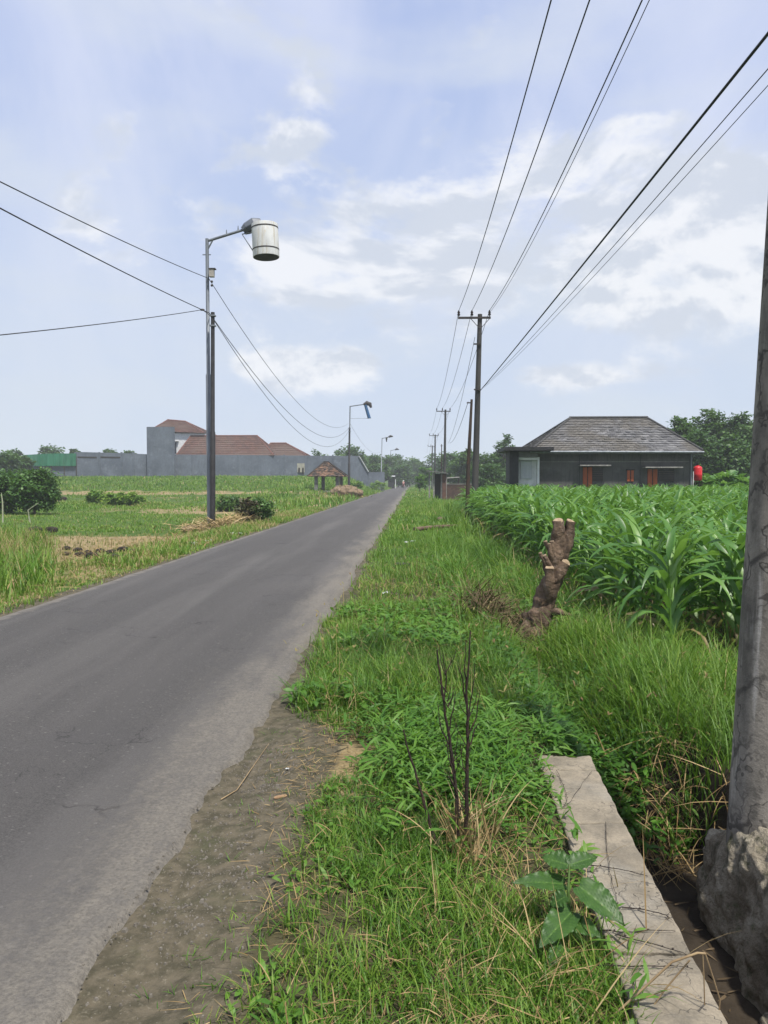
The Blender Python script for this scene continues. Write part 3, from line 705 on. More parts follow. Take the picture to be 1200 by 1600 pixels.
# taller grass: bank beyond the ditch, both sides of the stump, beside the corn
def tall_d(X, Y):
    a = sm(1.35, 1.6, X) * (1 - sm(2.5, 2.9, X)) * sm(4.2, 4.6, Y)
    b_ = sm(.35, .8, X) * (1 - sm(1.6, 2.2, X)) * sm(5.0, 5.6, Y)
    c = np.exp(-((X - .0) / .5) ** 2 - ((Y - 5.6) / .5) ** 2) * .8
    return np.maximum(np.maximum(a, b_ * .7), c) * verge_ok(X, Y)
parts = [grassf(scatter(1500, 1.3, 3, 4.2, 8, tall_d), 7, .42, .0085, (.05, .6), (.2, .79), .035, 5, curl=(.6, 1.7)),
         grassf(scatter(1300, -.8, 1.6, 5, 8.5, tall_d), 7, .28, .0075, (.05, .7), (.25, .79), .04, 4, curl=(.6, 1.7)),
         grassf(scatter(420, -1.0, -.1, 5.2, 7.2, lambda X, Y: verge_ok(X, Y)), 8, .24, .0085, (.1, 1.0), (.0, .6), .05, 4, curl=(.8, 1.9)),
         grassf(scatter(260, .8, 1.9, 7.5, 8.7, lambda X, Y: sm(.8, 1.0, X)), 7, .26, .009, (.1, .9), (.2, .79), .05, 4, curl=(.6, 1.7)),
         grassf(scatter(1600, .0, 3.2, 8.5, 20, lambda X, Y: sm(.2, .8, X - .25 * 0) * (1 - sm(2.3, 3, X)) * verge_ok(X, Y)), 8, .46, .013, (.2, 1.0), (.1, .7), .06, 4, curl=(.6, 1.9)),
         grassf(scatter(700, 1.2, 4.2, 20, 60, lambda X, Y: X > 1.0), 8, .6, .03, (.1, .9), (.15, .7), .1, 3)]
stuff('tall_grass', parts, m_grass)
XYs = np.concatenate([scatter(420, -.9, 2.4, 4.6, 13, lambda X, Y: verge_ok(X, Y)), scatter(500, -12, -5.0, 8, 22, lambda X, Y: sm(-5.0, -5.4, X) * (1 - sm(-.45, -.38, X / Y)))])
n_ = len(XYs); e_ = U(1.1, 1.5, n_); far_ = np.where(XYs[:, 0] < -3, 1.4, 1.0)
stem_ = ribbons(np.column_stack([XYs, g(XYs[:, 0], XYs[:, 1])]), U(0, 6.28, n_), U(.22, .48, n_) * far_, .0045 * far_ * 1.3, e_, e_ - U(.2, .9, n_), 4, tint=U(.2, .9, n_))
tips = stem_[0].reshape(n_, 10, 3)[:, 8]
head_ = ribbons(np.repeat(tips, 2, 0), U(0, 6.28, n_ * 2), U(.03, .07, n_ * 2), np.full(n_ * 2, .012), U(.2, 1.2, n_ * 2), U(-.6, .4, n_ * 2), 3, prof='leaf', tint=U(.0, .6, n_ * 2))
stuff('seed_stalks', [stem_, head_], leaf_mat('seed_heads', (.14, .09, .05), (.22, .17, .08), (.20, .22, .07), trans=.2, rough=.8, spec=.1))
# broad soft weeds in the middle of the verge and creepers filling the ditch
def leaves(XY, per, L, W, h, tint, spread, mat_z=0, el=(-.3, .9)):
    n = len(XY) * per; B = np.repeat(XY, per, 0) + RS.normal(0, spread, (n, 2))
    z = g(B[:, 0], B[:, 1]) + U(h[0], h[1], n)
    e0 = U(el[0], el[1], n)
    tt = np.clip(np.repeat(U(tint[0], tint[1], len(XY)), per) + RS.normal(0, .08, n), 0, .79)
    return ribbons(np.column_stack([B, z]), U(0, 2 * np.pi, n), L * U(.6, 1.3, n), W * U(.7, 1.3, n), e0, e0 - U(.3, 1.2, n), 4, prof='leaf', tint=tt, roll=RS.normal(0, .4, n))
def lush_d(X, Y): return np.exp(-((X - .22) / .34) ** 2 - ((Y - 4.35) / .65) ** 2) * verge_ok(X, Y)
parts = [leaves(scatter(650, -.4, .9, 3.2, 5.6, lush_d), 9, .115, .013, (.01, .16), (.2, .79), .04),
         leaves(scatter(420, -.9, 2.2, 5.0, 10, lambda X, Y: verge_ok(X, Y) * sm(.0, .1, fbm(X, Y, .8, 3, 88))), 8, .09, .03, (.02, .16), (.2, .79), .05),
         leaves(scatter(130, -.6, .68, 2.0, 4.2, lambda X, Y: verge_ok(X, Y) * sm(.45, .6, fbm(X, Y, 2, 3, 90) + .5)), 6, .045, .016, (.0, .05), (.3, .79), .025),
         leaves(scatter(1500, .75, 1.65, 4.3, 8.5, lambda X, Y: np.exp(-((X - 1.12) / .28) ** 2) * sm(4.25, 4.5, Y)), 8, .075, .021, (.0, .18), (.0, .5), .05),
         leaves(scatter(500, .3, 2.2, 6, 14, lambda X, Y: verge_ok(X, Y)), 7, .10, .022, (.0, .16), (.1, .6), .05),
         leaves(scatter(40, .60, .70, 2.2, 4.4, lambda X, Y: X > 0), 5, .08, .014, (.02, .12), (.3, .79), .03)]
stuff('creeping_weeds', parts, m_lush)
# dry litter and fallen straws
def straws(XY, L, W, zz, el=(-.15, .25), tint=(.1, .9), seg=4, curl=.5):
    n = len(XY); z = g(XY[:, 0], XY[:, 1]) + U(zz[0], zz[1], n); e0 = U(el[0], el[1], n)
    return ribbons(np.column_stack([XY, z]), U(0, 2 * np.pi, n), L * U(.4, 1.4, n), W * U(.6, 1.3, n), e0, e0 - U(-.2, curl, n), seg, tint=U(tint[0], tint[1], n), roll=U(-.8, .8, n))
def lit_d(X, Y):
    return np.clip(np.exp(-((X + .42) / .26) ** 2 - ((Y - 4.2) / .6) ** 2) + .35 * np.exp(-((X + .5) / .22) ** 2) * (Y < 5) + .25 * verge_ok(X, Y) * (Y < 5), 0, 1)
parts = [straws(scatter(1700, -.85, .8, 2.0, 5.4, lambda X, Y: lit_d(X, Y) ** 1.6), .075, .0026, (.003, .02), tint=(0, .6)),
         straws(scatter(420, -.3, .66, 2.0, 4.0, lambda X, Y: np.exp(-((X - .35) / .25) ** 2)), .17, .0035, (.01, .07), (-.5, .7), (0, .6), 6, 1.4),
         straws(scatter(420, 1.2, 1.75, 4.15, 4.9, lambda X, Y: X > 0), .30, .006, (.02, .12), (-.9, .5), (.0, .6), curl=1.6),
         straws(scatter(900, -9.0, -6.2, 25.6, 30.5, lambda X, Y: np.exp(-((X + 7.0) / .9) ** 2 - ((Y - 27.8) / 1.4) ** 2)), .55, .03, (.02, .30), (-.3, .6)),
         straws(scatter(1500, -11, -7.3, 72, 80, lambda X, Y: X < 0), .0001, .0001, (.0, .001))]
stuff('dry_straw_litter', parts, m_dry)
m_rot = leaf_mat('rotten_debris', (.05, .035, .02), (.09, .065, .04), (.16, .12, .07), trans=.05, rough=.9, spec=.1)
stuff('uprooted_debris', [straws(scatter(1500, .3, 1.7, 7.5, 10.0, lambda X, Y: np.exp(-((X - 1.0) / .32) ** 2 - ((Y - 8.7) / .55) ** 2)), .34, .011, (.0, .24), (-.4, 1.0), (0, .79), curl=1.6)], m_rot)
# ---- left side
def leftband(a, b_, x0, x1): return lambda X, Y: ((Y > a) & (Y < b_) & (X > x0) & (X < x1)).astype(float)
side = lambda X, Y: 1 - sm(-.53, -.45, X / Y)
parts = [grassf(scatter(2200, -10, -4.86, 8, 17, lambda X, Y: sm(-4.9, -5.2, X) * (.04 + side(X, Y))), 6, .20, .011, (.05, .8), (.3, 1.0), .06, 3),
         grassf(scatter(1900, -16, -5.2, 9.5, 24, lambda X, Y: sm(-5.1, -5.8, X) * side(X, Y)), 8, .50, .018, (.05, .6), (.1, .95), .09, 4),
         grassf(scatter(3600, -9, -4.86, 8, 19, lambda X, Y: sm(-4.9, -5.2, X) * (1 - .7 * sm(15.5, 17, Y) * sm(-5.9, -6.4, X))), 6, .10, .013, (.1, .9), (.45, 1.1), .06, 3),
         grassf(scatter(2600, -6.3, -4.86, 14, 45, lambda X, Y: sm(-4.9, -5.3, X)), 6, .20, .02, (.1, .8), (.4, 1.0), .08, 3),
         grassf(scatter(6200, -36, -6.2, 25.8, 50, lambda X, Y: (1 - .9 * sm(41, 44, Y) * sm(-20, -12, X)) * (.25 + 1.2 * np.clip(fbm(X, Y, .5, 3, 91) + .25, 0, 1))), 6, .13, .032, (.05, .7), (.25, .79), .12, 3),
         grassf(scatter(2600, -40, -7.6, 48, 62, lambda X, Y: (1 - .8 * sm(55, 58, Y)) * .3 + sm(.0, .12, fbm(X, Y, .16, 3, 92))), 6, .20, .06, (.05, .7), (.35, .79), .2, 3),
         grassf(scatter(2600, -60, -6.5, 58, 78, lambda X, Y: .15 + sm(-.02, .12, fbm(X, Y * 2, .12, 3, 93))), 5, .22, .07, (.1, .8), (.35, .9), .3, 2),
         grassf(scatter(7000, -75, -5.2, 76, 126, lambda X, Y: sm(-5.2, -6.5, X) * .9 + .1), 5, .30, .10, (.05, .5), (.3, .75), .4, 2),
         grassf(scatter(1500, -14, -4.86, 45, 190, lambda X, Y: sm(-4.86, -5.2, X)), 6, .5, .09, (.05, .7), (.3, .79), .3, 2)]
stuff('field_grass', parts, m_grass)
# stubble left in rows on the pale soil
xs_ = np.arange(-24, -6.1, .27); ys_ = np.arange(17.0, 25.6, .42)
XX, YY = np.meshgrid(xs_, ys_); XY = np.stack([XX.ravel(), YY.ravel()], 1) + RS.normal(0, .035, (XX.size, 2))
stuff('rice_stubble', [grassf(XY, 6, .12, .022, (.0, .5), (.35, 1.1), .035, 2, curl=(.1, .5))], leaf_mat('stubble', (.10, .14, .03), (.16, .19, .05), (.28, .27, .10), dry=(.38, .31, .16)))

# ------------------------------------------------------------------ corn
def corn_template(seed, segs):
    rs = np.random.RandomState(seed); V, F, T = [], [], []; k = 0
    H = 1.12
    zs = np.linspace(0, H * .92, 5); rad = np.array([.014, .013, .011, .009, .005]); sg = 5
    for i, z in enumerate(zs):
        for j in range(sg): V.append((math.cos(j * 2 * math.pi / sg) * rad[i], math.sin(j * 2 * math.pi / sg) * rad[i], z)); T.append(.55)
    for i in range(4):
        for j in range(sg): F.append((i * sg + j, i * sg + (j + 1) % sg, (i + 1) * sg + (j + 1) % sg, (i + 1) * sg + j))
    k = len(V); plane = rs.uniform(0, math.pi)
    n = 11
    for i in range(n):
        h = .08 + (H - .2) * (i / (n - 1)) ** .9
        az = plane + (i % 2) * math.pi + rs.normal(0, .28)
        u = i / (n - 1)
        L = (.45 + .42 * math.sin(math.pi * min(1, u * .85 + .12))) * rs.uniform(.85, 1.12)
        W = .077 * rs.uniform(.85, 1.15) * (.7 + .5 * math.sin(math.pi * (u * .7 + .15)))
        e0 = R(rs.uniform(58, 72) + 12 * u); e1 = R(rs.uniform(-78, -8) + 40 * u * u)
        tint = rs.uniform(.1, .79)
        if i < 2 and rs.rand() < .6: tint = .95; e1 = R(-85)
        r = .012; z = h; twist = rs.normal(0, .5)
        for s in range(segs + 1):
            t = s / segs; e = e0 + (e1 - e0) * t ** 1.15
            if s: r += math.cos(e) * L / segs; z += math.sin(e) * L / segs
            w = W * min(1, .45 + 2.2 * t) * max(.03, 1 - t ** 2.3) / 2 * 1.0
            ca, sa = math.cos(az), math.sin(az); tw = twist * t
            nx, nz = -math.sin(e), math.cos(e)
            up = .38 * w + (.006 * math.sin(t * 20 + i) if w > .01 else 0)
            for q in (-1, 0, 1):
                lat = q * w * math.cos(tw); vz = q * w * math.sin(tw) + (up if q else 0)
                V.append((ca * (r + nx * (up if q else 0)) - sa * lat, sa * (r + nx * (up if q else 0)) + ca * lat, z + nz * vz)); T.append(tint - (.0 if q else -.05 if tint < .7 else 0))
            if s:
                a = k + (s - 1) * 3
                F += [(a, a + 1, a + 4, a + 3), (a + 1, a + 2, a + 5, a + 4)]
        k = len(V)
    return np.array(V), np.array(F), np.array(T)
cpos = []
for x in np.arange(2.45, 22, .62):
    for y in np.arange(7.1, 41, .215):
        X = x + RS.normal(0, .05) + .012 * (y - 8); Y = y + RS.normal(0, .05)
        if X < .50 * Y + 1.3 and X > 2.25 and RS.rand() > .04: cpos.append((X, Y))
cpos = np.array(cpos); cpos = cpos[np.argsort(cpos[:, 0] ** 2 + cpos[:, 1] ** 2)]
def corn_scale(X, Y): return (1.0 + .22 * sm(9, 20, Y)) * (.80 + .24 * RS.rand(len(X))) + .22 * fbm(X, Y, .4, 3, 55) - .04 * sm(20, 38, Y)
csc = np.clip(corn_scale(cpos[:, 0], cpos[:, 1]), .7, 1.22); csc[:40] = np.clip(csc[:40] * 1.06, .75, 1.15)
NEAR = 300
temps = []
for s in range(8):
    V, F, T = corn_template(100 + s, 8); me_o = npmesh('corn_plant', V, F, m_corn, tint=T, smooth=True); temps.append(me_o)
for i in range(NEAR):
    x, y = cpos[i]; src = temps[i % 8]
    o = src if i < 8 else src.copy()
    if i >= 8: COL.objects.link(o)
    o.location = (x, y, gz(x, y) - .02); o.rotation_euler = (RS.normal(0, .05), RS.normal(0, .05), RS.rand() * 6.28)
    s = csc[i]; o.scale = (s, s, s)
    setp(o, 'green leafy corn plant without ears, at the near side of the cornfield', 'corn plant', 'corn plants at the near side of the field')
rest = cpos[NEAR:]; rsc = csc[NEAR:]
lod = [corn_template(200 + s, 5) for s in range(6)]
pts_ = []
for k in range(6):
    V, F, T = lod[k]; ids = np.arange(k, len(rest), 6); n = len(ids)
    a = U(0, 6.283, n); c, s = np.cos(a) * rsc[ids], np.sin(a) * rsc[ids]
    VX = V[None, :, 0] * c[:, None] - V[None, :, 1] * s[:, None] + rest[ids, 0][:, None]
    VY = V[None, :, 0] * s[:, None] + V[None, :, 1] * c[:, None] + rest[ids, 1][:, None]
    VZ = V[None, :, 2] * rsc[ids][:, None] + g(rest[ids, 0], rest[ids, 1])[:, None] - .02
    FF = (np.arange(n)[:, None, None] * len(V) + F[None]).reshape(-1, 4)
    pts_.append((np.stack([VX, VY, VZ], -1).reshape(-1, 3), FF, np.tile(T, n)))
V, F, T = join(pts_); o = npmesh('cornfield', V, F, m_corn, tint=T, smooth=True); setp(o, kind='stuff')

# ------------------------------------------------------------------ concrete parapet, ditch footing
def rock(name, c, d, mat, parent=None, loc=None, amp=.06, f=3.0, cuts=14, seed=0, taper=0.0, rz=0, sharp=4.0):
    import bmesh
    bm = bmesh.new(); bmesh.ops.create_cube(bm, size=2)
    bmesh.ops.subdivide_edges(bm, edges=bm.edges[:], cuts=cuts, use_grid_fill=True)
    base = world_loc(parent) if parent else Vector(loc or (0, 0, 0))
    for v in bm.verts:
        p = v.co.copy(); n = (abs(p.x) ** sharp + abs(p.y) ** sharp + abs(p.z) ** sharp) ** (1 / sharp); p = p / n
        k = 1 - taper * (p.z + 1) / 2
        p = Vector((p.x * d[0] / 2 * k, p.y * d[1] / 2 * k, p.z * d[2] / 2))
        q = Vector((p.x, p.y, p.z)) * f + Vector((seed, seed * 2, 0))
        nn = p.normalized()
        p += nn * amp * (mnoise.fractal(q, .8, 2.1, 6) + .5 * (abs(mnoise.noise(q * 2.7))))
        v.co = Matrix.Rotation(rz, 3, 'Z') @ p + Vector(c) - base
    me = bpy.data.meshes.new(name); bm.to_mesh(me); bm.free(); me.materials.append(mat)
    me.polygons.foreach_set('use_smooth', [True] * len(me.polygons))
    o = bpy.data.objects.new(name, me); COL.objects.link(o)
    if parent: o.parent = parent
    else: o.location = base
    return o
def mat_parapet():
    m, t, b = new_mat('old_plaster_parapet')
    tc = t.new('ShaderNodeTexCoord').outputs['Object']
    col = t.mix(t.ss(t.noise(tc, 5, 7, .65), .35, .65), (.265, .228, .170), (.17, .148, .112))
    col = t.mix(t.math('MULTIPLY', t.ss(t.noise(tc, 18, 6, .7), .5, .7), .5), col, (.12, .11, .09))
    col = t.mix(t.math('MULTIPLY', t.ss(t.noise(t.vec(tc, (1, 1, 1), (4, 2, 0)), 2.2, 4), .5, .7), .5), col, (.25, .24, .21))
    w = t.noise(tc, 4, 4, .6); cx_ = t.new('ShaderNodeCombineXYZ'); t.put(cx_.inputs[0], w); t.put(cx_.inputs[1], w)
    wv = t.new('ShaderNodeVectorMath', operation='ADD'); t.l.new(tc, wv.inputs[0]); t.l.new(cx_.outputs[0], wv.inputs[1])
    vo = t.new('ShaderNodeTexVoronoi', feature='DISTANCE_TO_EDGE'); t.l.new(wv.outputs[0], vo.inputs[0]); vo.inputs['Scale'].default_value = 2.6
    cr = t.math('MULTIPLY', t.ss(vo.outputs[0], .012, .003), t.ss(t.noise(tc, 2, 2), .42, .55))
    col = t.mix(t.math('MULTIPLY', cr, .8), col, (.06, .055, .05))
    t.put(b.inputs['Base Color'], col); b.inputs['Roughness'].default_value = .92; b.inputs['Specular IOR Level'].default_value = .2
    lin = t.noise(t.vec(tc, (3, 40, 3)), 1, 4, .6); col2 = t.mix(t.math('MULTIPLY', t.ss(lin, .55, .7), .35), col, (.13, .12, .10)); t.put(b.inputs['Base Color'], t.mix(.45, col2, t.mix(t.noise(tc, 90, 5, .75), (0, 0, 0), (1, 1, 1)), 'OVERLAY'))
    h = t.math('SUBTRACT', t.math('ADD', t.noise(tc, 70, 6, .7), t.noise(tc, 12, 4)), cr)
    t.put(b.inputs['Normal'], t.bump(h, .55, .008)); return m
m_par = mat_parapet()
m_mason = M('mossy_masonry', (.40, .355, .27), (.20, .165, .115), 4.5, .92, 1.0, 40, c3=(.10, .105, .05), bd=.05, streak=(.05, .055, .028))
par = thing('ditch_parapet', (.82, 3.3, 0), 'low weathered concrete parapet along the dark ditch in the foreground', 'parapet')
def par_edges(Y):   # left and right edge of the top
    return .655 + (Y - 2.26) * .025, .915 + (Y - 2.26) * .046
segs_ = [(.6, 1.548), (1.55, 2.515), (2.53, 3.498), (3.50, 4.148), (4.150, 4.36)]
TOPZ = .035
for (ya, yb) in segs_:
    import bmesh
    bm = bmesh.new(); bmesh.ops.create_cube(bm, size=2)
    bmesh.ops.subdivide_edges(bm, edges=bm.edges[:], cuts=26, use_grid_fill=True)
    for v in bm.verts:
        p = v.co.copy(); e = 44
        n = (abs(p.x) ** e + abs(p.y) ** e + abs(p.z) ** e) ** (1 / e); p = p / n
        Y = ya + (yb - ya) * (p.y + 1) / 2; l, r_ = par_edges(Y); X = l + (r_ - l) * (p.x + 1) / 2; Z = TOPZ - .11 * (1 - p.z) / 2
        q = Vector((X, Y, Z)); nn = Vector((p.x ** 5, p.y ** 5, p.z ** 5))
        q += nn * .0045 * mnoise.fractal(q * 16, .7, 2, 5) + Vector((.004 * mnoise.noise(Vector((1, Y * 5, 1))), 0, .003 * mnoise.noise(q * 5)))
        v.co = q - Vector(par.location)
    me = bpy.data.meshes.new('coping_slab'); bm.to_mesh(me); bm.free(); me.materials.append(m_par)
    me.polygons.foreach_set('use_smooth', [True] * len(me.polygons))
    o = bpy.data.objects.new('coping_slab', me); COL.objects.link(o); o.parent = par
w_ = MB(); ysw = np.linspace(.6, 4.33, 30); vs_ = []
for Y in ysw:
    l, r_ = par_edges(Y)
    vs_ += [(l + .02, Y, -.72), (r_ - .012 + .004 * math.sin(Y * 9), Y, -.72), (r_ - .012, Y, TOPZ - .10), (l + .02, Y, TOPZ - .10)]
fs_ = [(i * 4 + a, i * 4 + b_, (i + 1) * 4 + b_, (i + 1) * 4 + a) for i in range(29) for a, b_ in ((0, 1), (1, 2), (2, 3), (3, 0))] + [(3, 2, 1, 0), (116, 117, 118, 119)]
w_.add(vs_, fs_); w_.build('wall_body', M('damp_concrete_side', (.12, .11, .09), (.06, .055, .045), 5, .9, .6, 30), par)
ft = thing('masonry_footing', (1.7, 3.5, -.6), 'broken mossy masonry footing round the base of the near power pole', 'footing')
rock('footing_stone', (1.84, 3.36, -.38), (.86, 1.14, .76), m_mason, ft, amp=.05, f=4.2, cuts=60, seed=2, taper=.20, sharp=6)
rock('footing_stone', (1.98, 3.10, -.16), (.55, .75, .42), m_mason, ft, amp=.045, f=5.0, cuts=40, seed=5, taper=.15, sharp=5)
rock('footing_stone', (1.60, 3.86, -.40), (.26, .30, .46), m_mason, ft, amp=.035, f=6, cuts=24, seed=9, taper=.3, sharp=5)
rock('footing_stone', (1.84, 2.62, -.42), (.70, .6, .62), m_mason, ft, amp=.045, f=5, cuts=34, seed=12, taper=.2, sharp=6)
ft_s = thing('stone', (1.46, 3.0, -.6), 'rounded dark stone lying in the ditch mud by the footing', 'stone')
rock('stone', (1.46, 2.98, -.57), (.16, .2, .12), m_mason, ft_s, amp=.02, f=9, cuts=8, seed=4, sharp=2.5)
# dark wiry vines lying across the parapet
m_vine = M('dead_vine', (.045, .035, .028), (.025, .02, .018), 12, .9)
def vine(pxs, label, r=.0035, z=TOPZ + .006):
    pts = []
    for (x, y) in pxs:
        d = ray(x, y); t = (z - EYE) / d.z; pts.append(Vector((d.x * t, d.y * t, z)))
    q = []
    for i in range(len(pts) - 1):
        for k in range(6):
            p = pts[i].lerp(pts[i + 1], k / 6); p += Vector((.012 * mnoise.noise(p * 14), .014 * mnoise.noise(p * 12 + Vector((5, 0, 0))), .003 + .004 * abs(mnoise.noise(p * 25)))); q.append(p)
    q.append(pts[-1])
    t_ = thing('dead_vine', tuple(pts[0]), label, 'vine', 'dead vines lying across the parapet')
    r *= .68
    MB().tube(q, [r * (1 - .5 * i / len(q)) for i in range(len(q))], 6, wob=.5, ws=60).build('stem', m_vine, t_, True)
    b_ = MB()
    for k, p in enumerate(q[1:-1]):
        if random.random() < .22: b_.ball(p + Vector((random.uniform(-.004, .004), random.uniform(-.004, .004), .003)), (r * random.uniform(1.2, 2.2), r * 1.5, r * 1.2), 6, 4)
        if random.random() < .35: b_.cyl(p, p + Vector((random.uniform(-.03, .03), random.uniform(-.03, .03), random.uniform(0, .015))), r * .5, r * .2, 5)
    b_.build('buds', m_vine, t_, True)['kind'] = 'stuff'
vine([(900, 1352), (940, 1354), (975, 1361), (1012, 1369)], 'farthest thin dead vine crossing the parapet')
vine([(975, 1421), (1005, 1423), (1040, 1432), (1045, 1436)], 'short budded vine ending at the parapet edge')
vine([(925, 1456), (970, 1458), (1012, 1455), (1055, 1455)], 'straight dead vine lying across the middle of the parapet')
vine([(965, 1462), (1000, 1472), (1035, 1483), (1072, 1492)], 'thick slanting dead vine running to the ditch side')
vine([(930, 1510), (980, 1513), (1030, 1513), (1083, 1514)], 'dead vine lying along the joint between two coping slabs', .003)
vine([(870, 1205), (885, 1240), (880, 1262), (905, 1232), (925, 1205)], 'looping dead tendril near the far end of the parapet', .002)
vine([(945, 1285), (948, 1340), (960, 1390), (974, 1440)], 'thin dry tendril trailing down the parapet', .0022)

# ------------------------------------------------------------------ stump
D = 8.5
def Q(x, y, dd=0): return P(x, y, D + dd)
m_barks = M('rough_bark', (.17, .118, .08), (.065, .045, .032), 9, .95, 1.0, 22, stretch=(1, 1, .35), c3=(.20, .15, .115), bd=.03)
m_cut = M('cut_wood', (.33, .25, .165), (.22, .16, .10), 22, .85, .3, 80)
st_ = thing('tree_stump', tuple(Q(838, 985)), 'lopped leaning tree stump with pale saw cuts at the edge of the corn', 'tree stump')
def limb(name, pts, rad, parent, cutcap=True, wob=.25, tilt=None):
    pts = [Q(*p) for p in pts]; q = []; rr_ = []
    for i in range(len(pts) - 1):
        for k in range(5): q.append(pts[i].lerp(pts[i + 1], k / 5)); rr_.append(rad[i] + (rad[i + 1] - rad[i]) * k / 5)
    q.append(pts[-1]); rr_.append(rad[-1])
    o = MB().tube(q, rr_, 16, wob=wob, ws=14).build(name, m_barks, parent, True)
    if cutcap:
        d = (q[-1] - q[-2]).normalized()
        if tilt: d = (d + Vector(tilt)).normalized()
        MB().tube([q[-1] - d * .004, q[-1] + d * .006], [rr_[-1] * .93, rr_[-1] * .9], 14).build('cut_face', m_cut, o)
    return o
limb('trunk', [(828, 1000), (838, 975), (850, 945), (860, 915), (868, 880), (872, 845), (872, 814)], [.19, .145, .12, .11, .09, .07, .06], st_, wob=.6, tilt=(-.2, -.5, 0))
limb('prong', [(868, 893), (880, 865, .02), (888, 840, .03), (892, 815, .03)], [.07, .068, .06, .056], st_, wob=.45, tilt=(.3, -.4, 0))
limb('branch_stub', [(856, 935, -.06), (858, 912, -.12), (859, 888, -.12)], [.06, .055, .052], st_, tilt=(0, -.7, 0))
limb('branch_stub', [(862, 915, -.02), (875, 895, -.06), (884, 880, -.06)], [.07, .06, .055], st_, tilt=(.1, -1.2, 0))
for a, b_, r_ in [((862, 890), (850, 868), .032), ((864, 880), (857, 850), .034), ((866, 876), (862, 846), .03), ((860, 898), (844, 864), .022), ((863, 870), (852, 846), .024)]:
    limb('branch_stub', [a + (-.05,), ((a[0] + b_[0]) / 2, (a[1] + b_[1]) / 2, -.08), b_ + (-.08,)], [r_ * 1.2, r_, r_ * .95], st_)
limb('root', [(850, 958), (872, 955, -.1), (893, 962, -.15)], [.06, .035, .015], st_, False)
limb('root', [(838, 970), (815, 985, -.1), (800, 1000, -.15)], [.09, .05, .02], st_, False)

# ------------------------------------------------------------------ dead shrub, big-leaved weed, bark and small things
sh = thing('dead_shrub', tuple(G(728, 1330)), 'tall bare dead shrub of thin black stems in the verge', 'dead shrub')
DS = G(728, 1330).y
m_stem = M('charred_stem', (.035, .022, .018), (.02, .014, .012), 14, .9, .4, 60, c3=(.09, .05, .035))
def stem(pxs, r0, r1, name='stem', dd=0.0):
    pts = [P(x, y, DS + dd) for x, y in pxs]; q = []
    for i in range(len(pts) - 1):
        for k in range(4):
            p = pts[i].lerp(pts[i + 1], k / 4); q.append(p + Vector((mnoise.noise(p * 18), mnoise.noise(p * 15 + Vector((9, 0, 0))), 0)) * .006)
    q.append(pts[-1]); n = len(q)
    o = MB().tube(q, [r0 + (r1 - r0) * i / (n - 1) for i in range(n)], 7).build(name, m_stem, sh, True)
    return o
stem([(728, 1330), (729, 1240), (731, 1160), (729, 1080), (735, 985)], .011, .003)
stem([(716, 1320), (714, 1250), (704, 1170), (694, 1100), (683, 1015)], .010, .0035)
stem([(688, 1345), (672, 1290), (655, 1225), (640, 1180), (630, 1140)], .008, .003)
for pp in [[(731, 1150), (744, 1120), (750, 1080)], [(729, 1100), (722, 1060), (716, 1040)], [(730, 1130), (738, 1085), (742, 1035)], [(704, 1170), (690, 1140), (684, 1100)], [(714, 1240), (706, 1200), (700, 1185), (697, 1150)],
           [(729, 1180), (742, 1140), (748, 1130)], [(694, 1100), (698, 1060), (692, 1020)], [(700, 1150), (708, 1110), (712, 1080)], [(730, 1085), (726, 1050), (728, 1000)]]:
    stem(pp, .004, .0015, 'twig', random.uniform(-.05, .05))
for k in range(34):
    y0 = random.uniform(1050, 1290); x0 = random.choice([729 + random.uniform(-2, 2), 706 + (y0 - 1170) * .09])
    dx = random.choice([-1, 1]) * random.uniform(6, 20); h_ = random.uniform(18, 60)
    stem([(x0, y0), (x0 + dx * .7, y0 - h_ * .5), (x0 + dx, y0 - h_)], .0024, .0008, 'twig', random.uniform(-.06, .06))
# dry stalks round its foot: one loose bundle
n = 230; cx_, cy_ = sh.location.x, sh.location.y
def bundle(n, cx, cy, sx, sy, L, W, el, tint):
    B = np.column_stack([RS.normal(cx, sx, n), RS.normal(cy, sy, n)]); z = g(B[:, 0], B[:, 1])
    e0 = U(el[0], el[1], n)
    return ribbons(np.column_stack([B, z]), U(0, 6.283, n), L * U(.5, 1.3, n), W * U(.6, 1.3, n), e0, e0 - U(-.1, .9, n), 6, tint=U(*tint, n), roll=U(-1, 1, n))
stuff('dry_stalks', [bundle(130, cx_, cy_, .06, .08, .32, .007, (.9, 1.5), (.1, .9)), bundle(110, cx_ + .12, 2.75, .16, .35, .26, .0045, (.3, 1.4), (0, .7)),
                     bundle(40, .50, 2.45, .12, .25, .34, .0045, (.2, 1.2), (.0, .7)), bundle(45, 1.52, 4.35, .12, .12, .3, .007, (-.2, .8), (0, .6))], m_dry)
# bent dry stalk over the parapet corner
bs = thing('dry_stalk', tuple(G(1000, 1560)), 'bent dry stalk leaning over the near corner of the parapet', 'dry stalk')
def stalk(pts, r, par_, D_): 
    MB().tube([P(x, y, D_) for x, y in pts], r, 6).build('stem', m_tan, par_, True)
stalk([(955, 1590), (1010, 1540), (1050, 1503), (1090, 1489), (1102, 1490)], .0035, bs, 2.25)
stalk([(1102, 1490), (1115, 1530), (1125, 1562), (1122, 1600)], .0022, bs, 2.25)
stalk([(1098, 1490), (1100, 1530), (1101, 1570)], .0018, bs, 2.25)
stalk([(1000, 1600), (1040, 1545), (1078, 1500)], .0025, bs, 2.27)
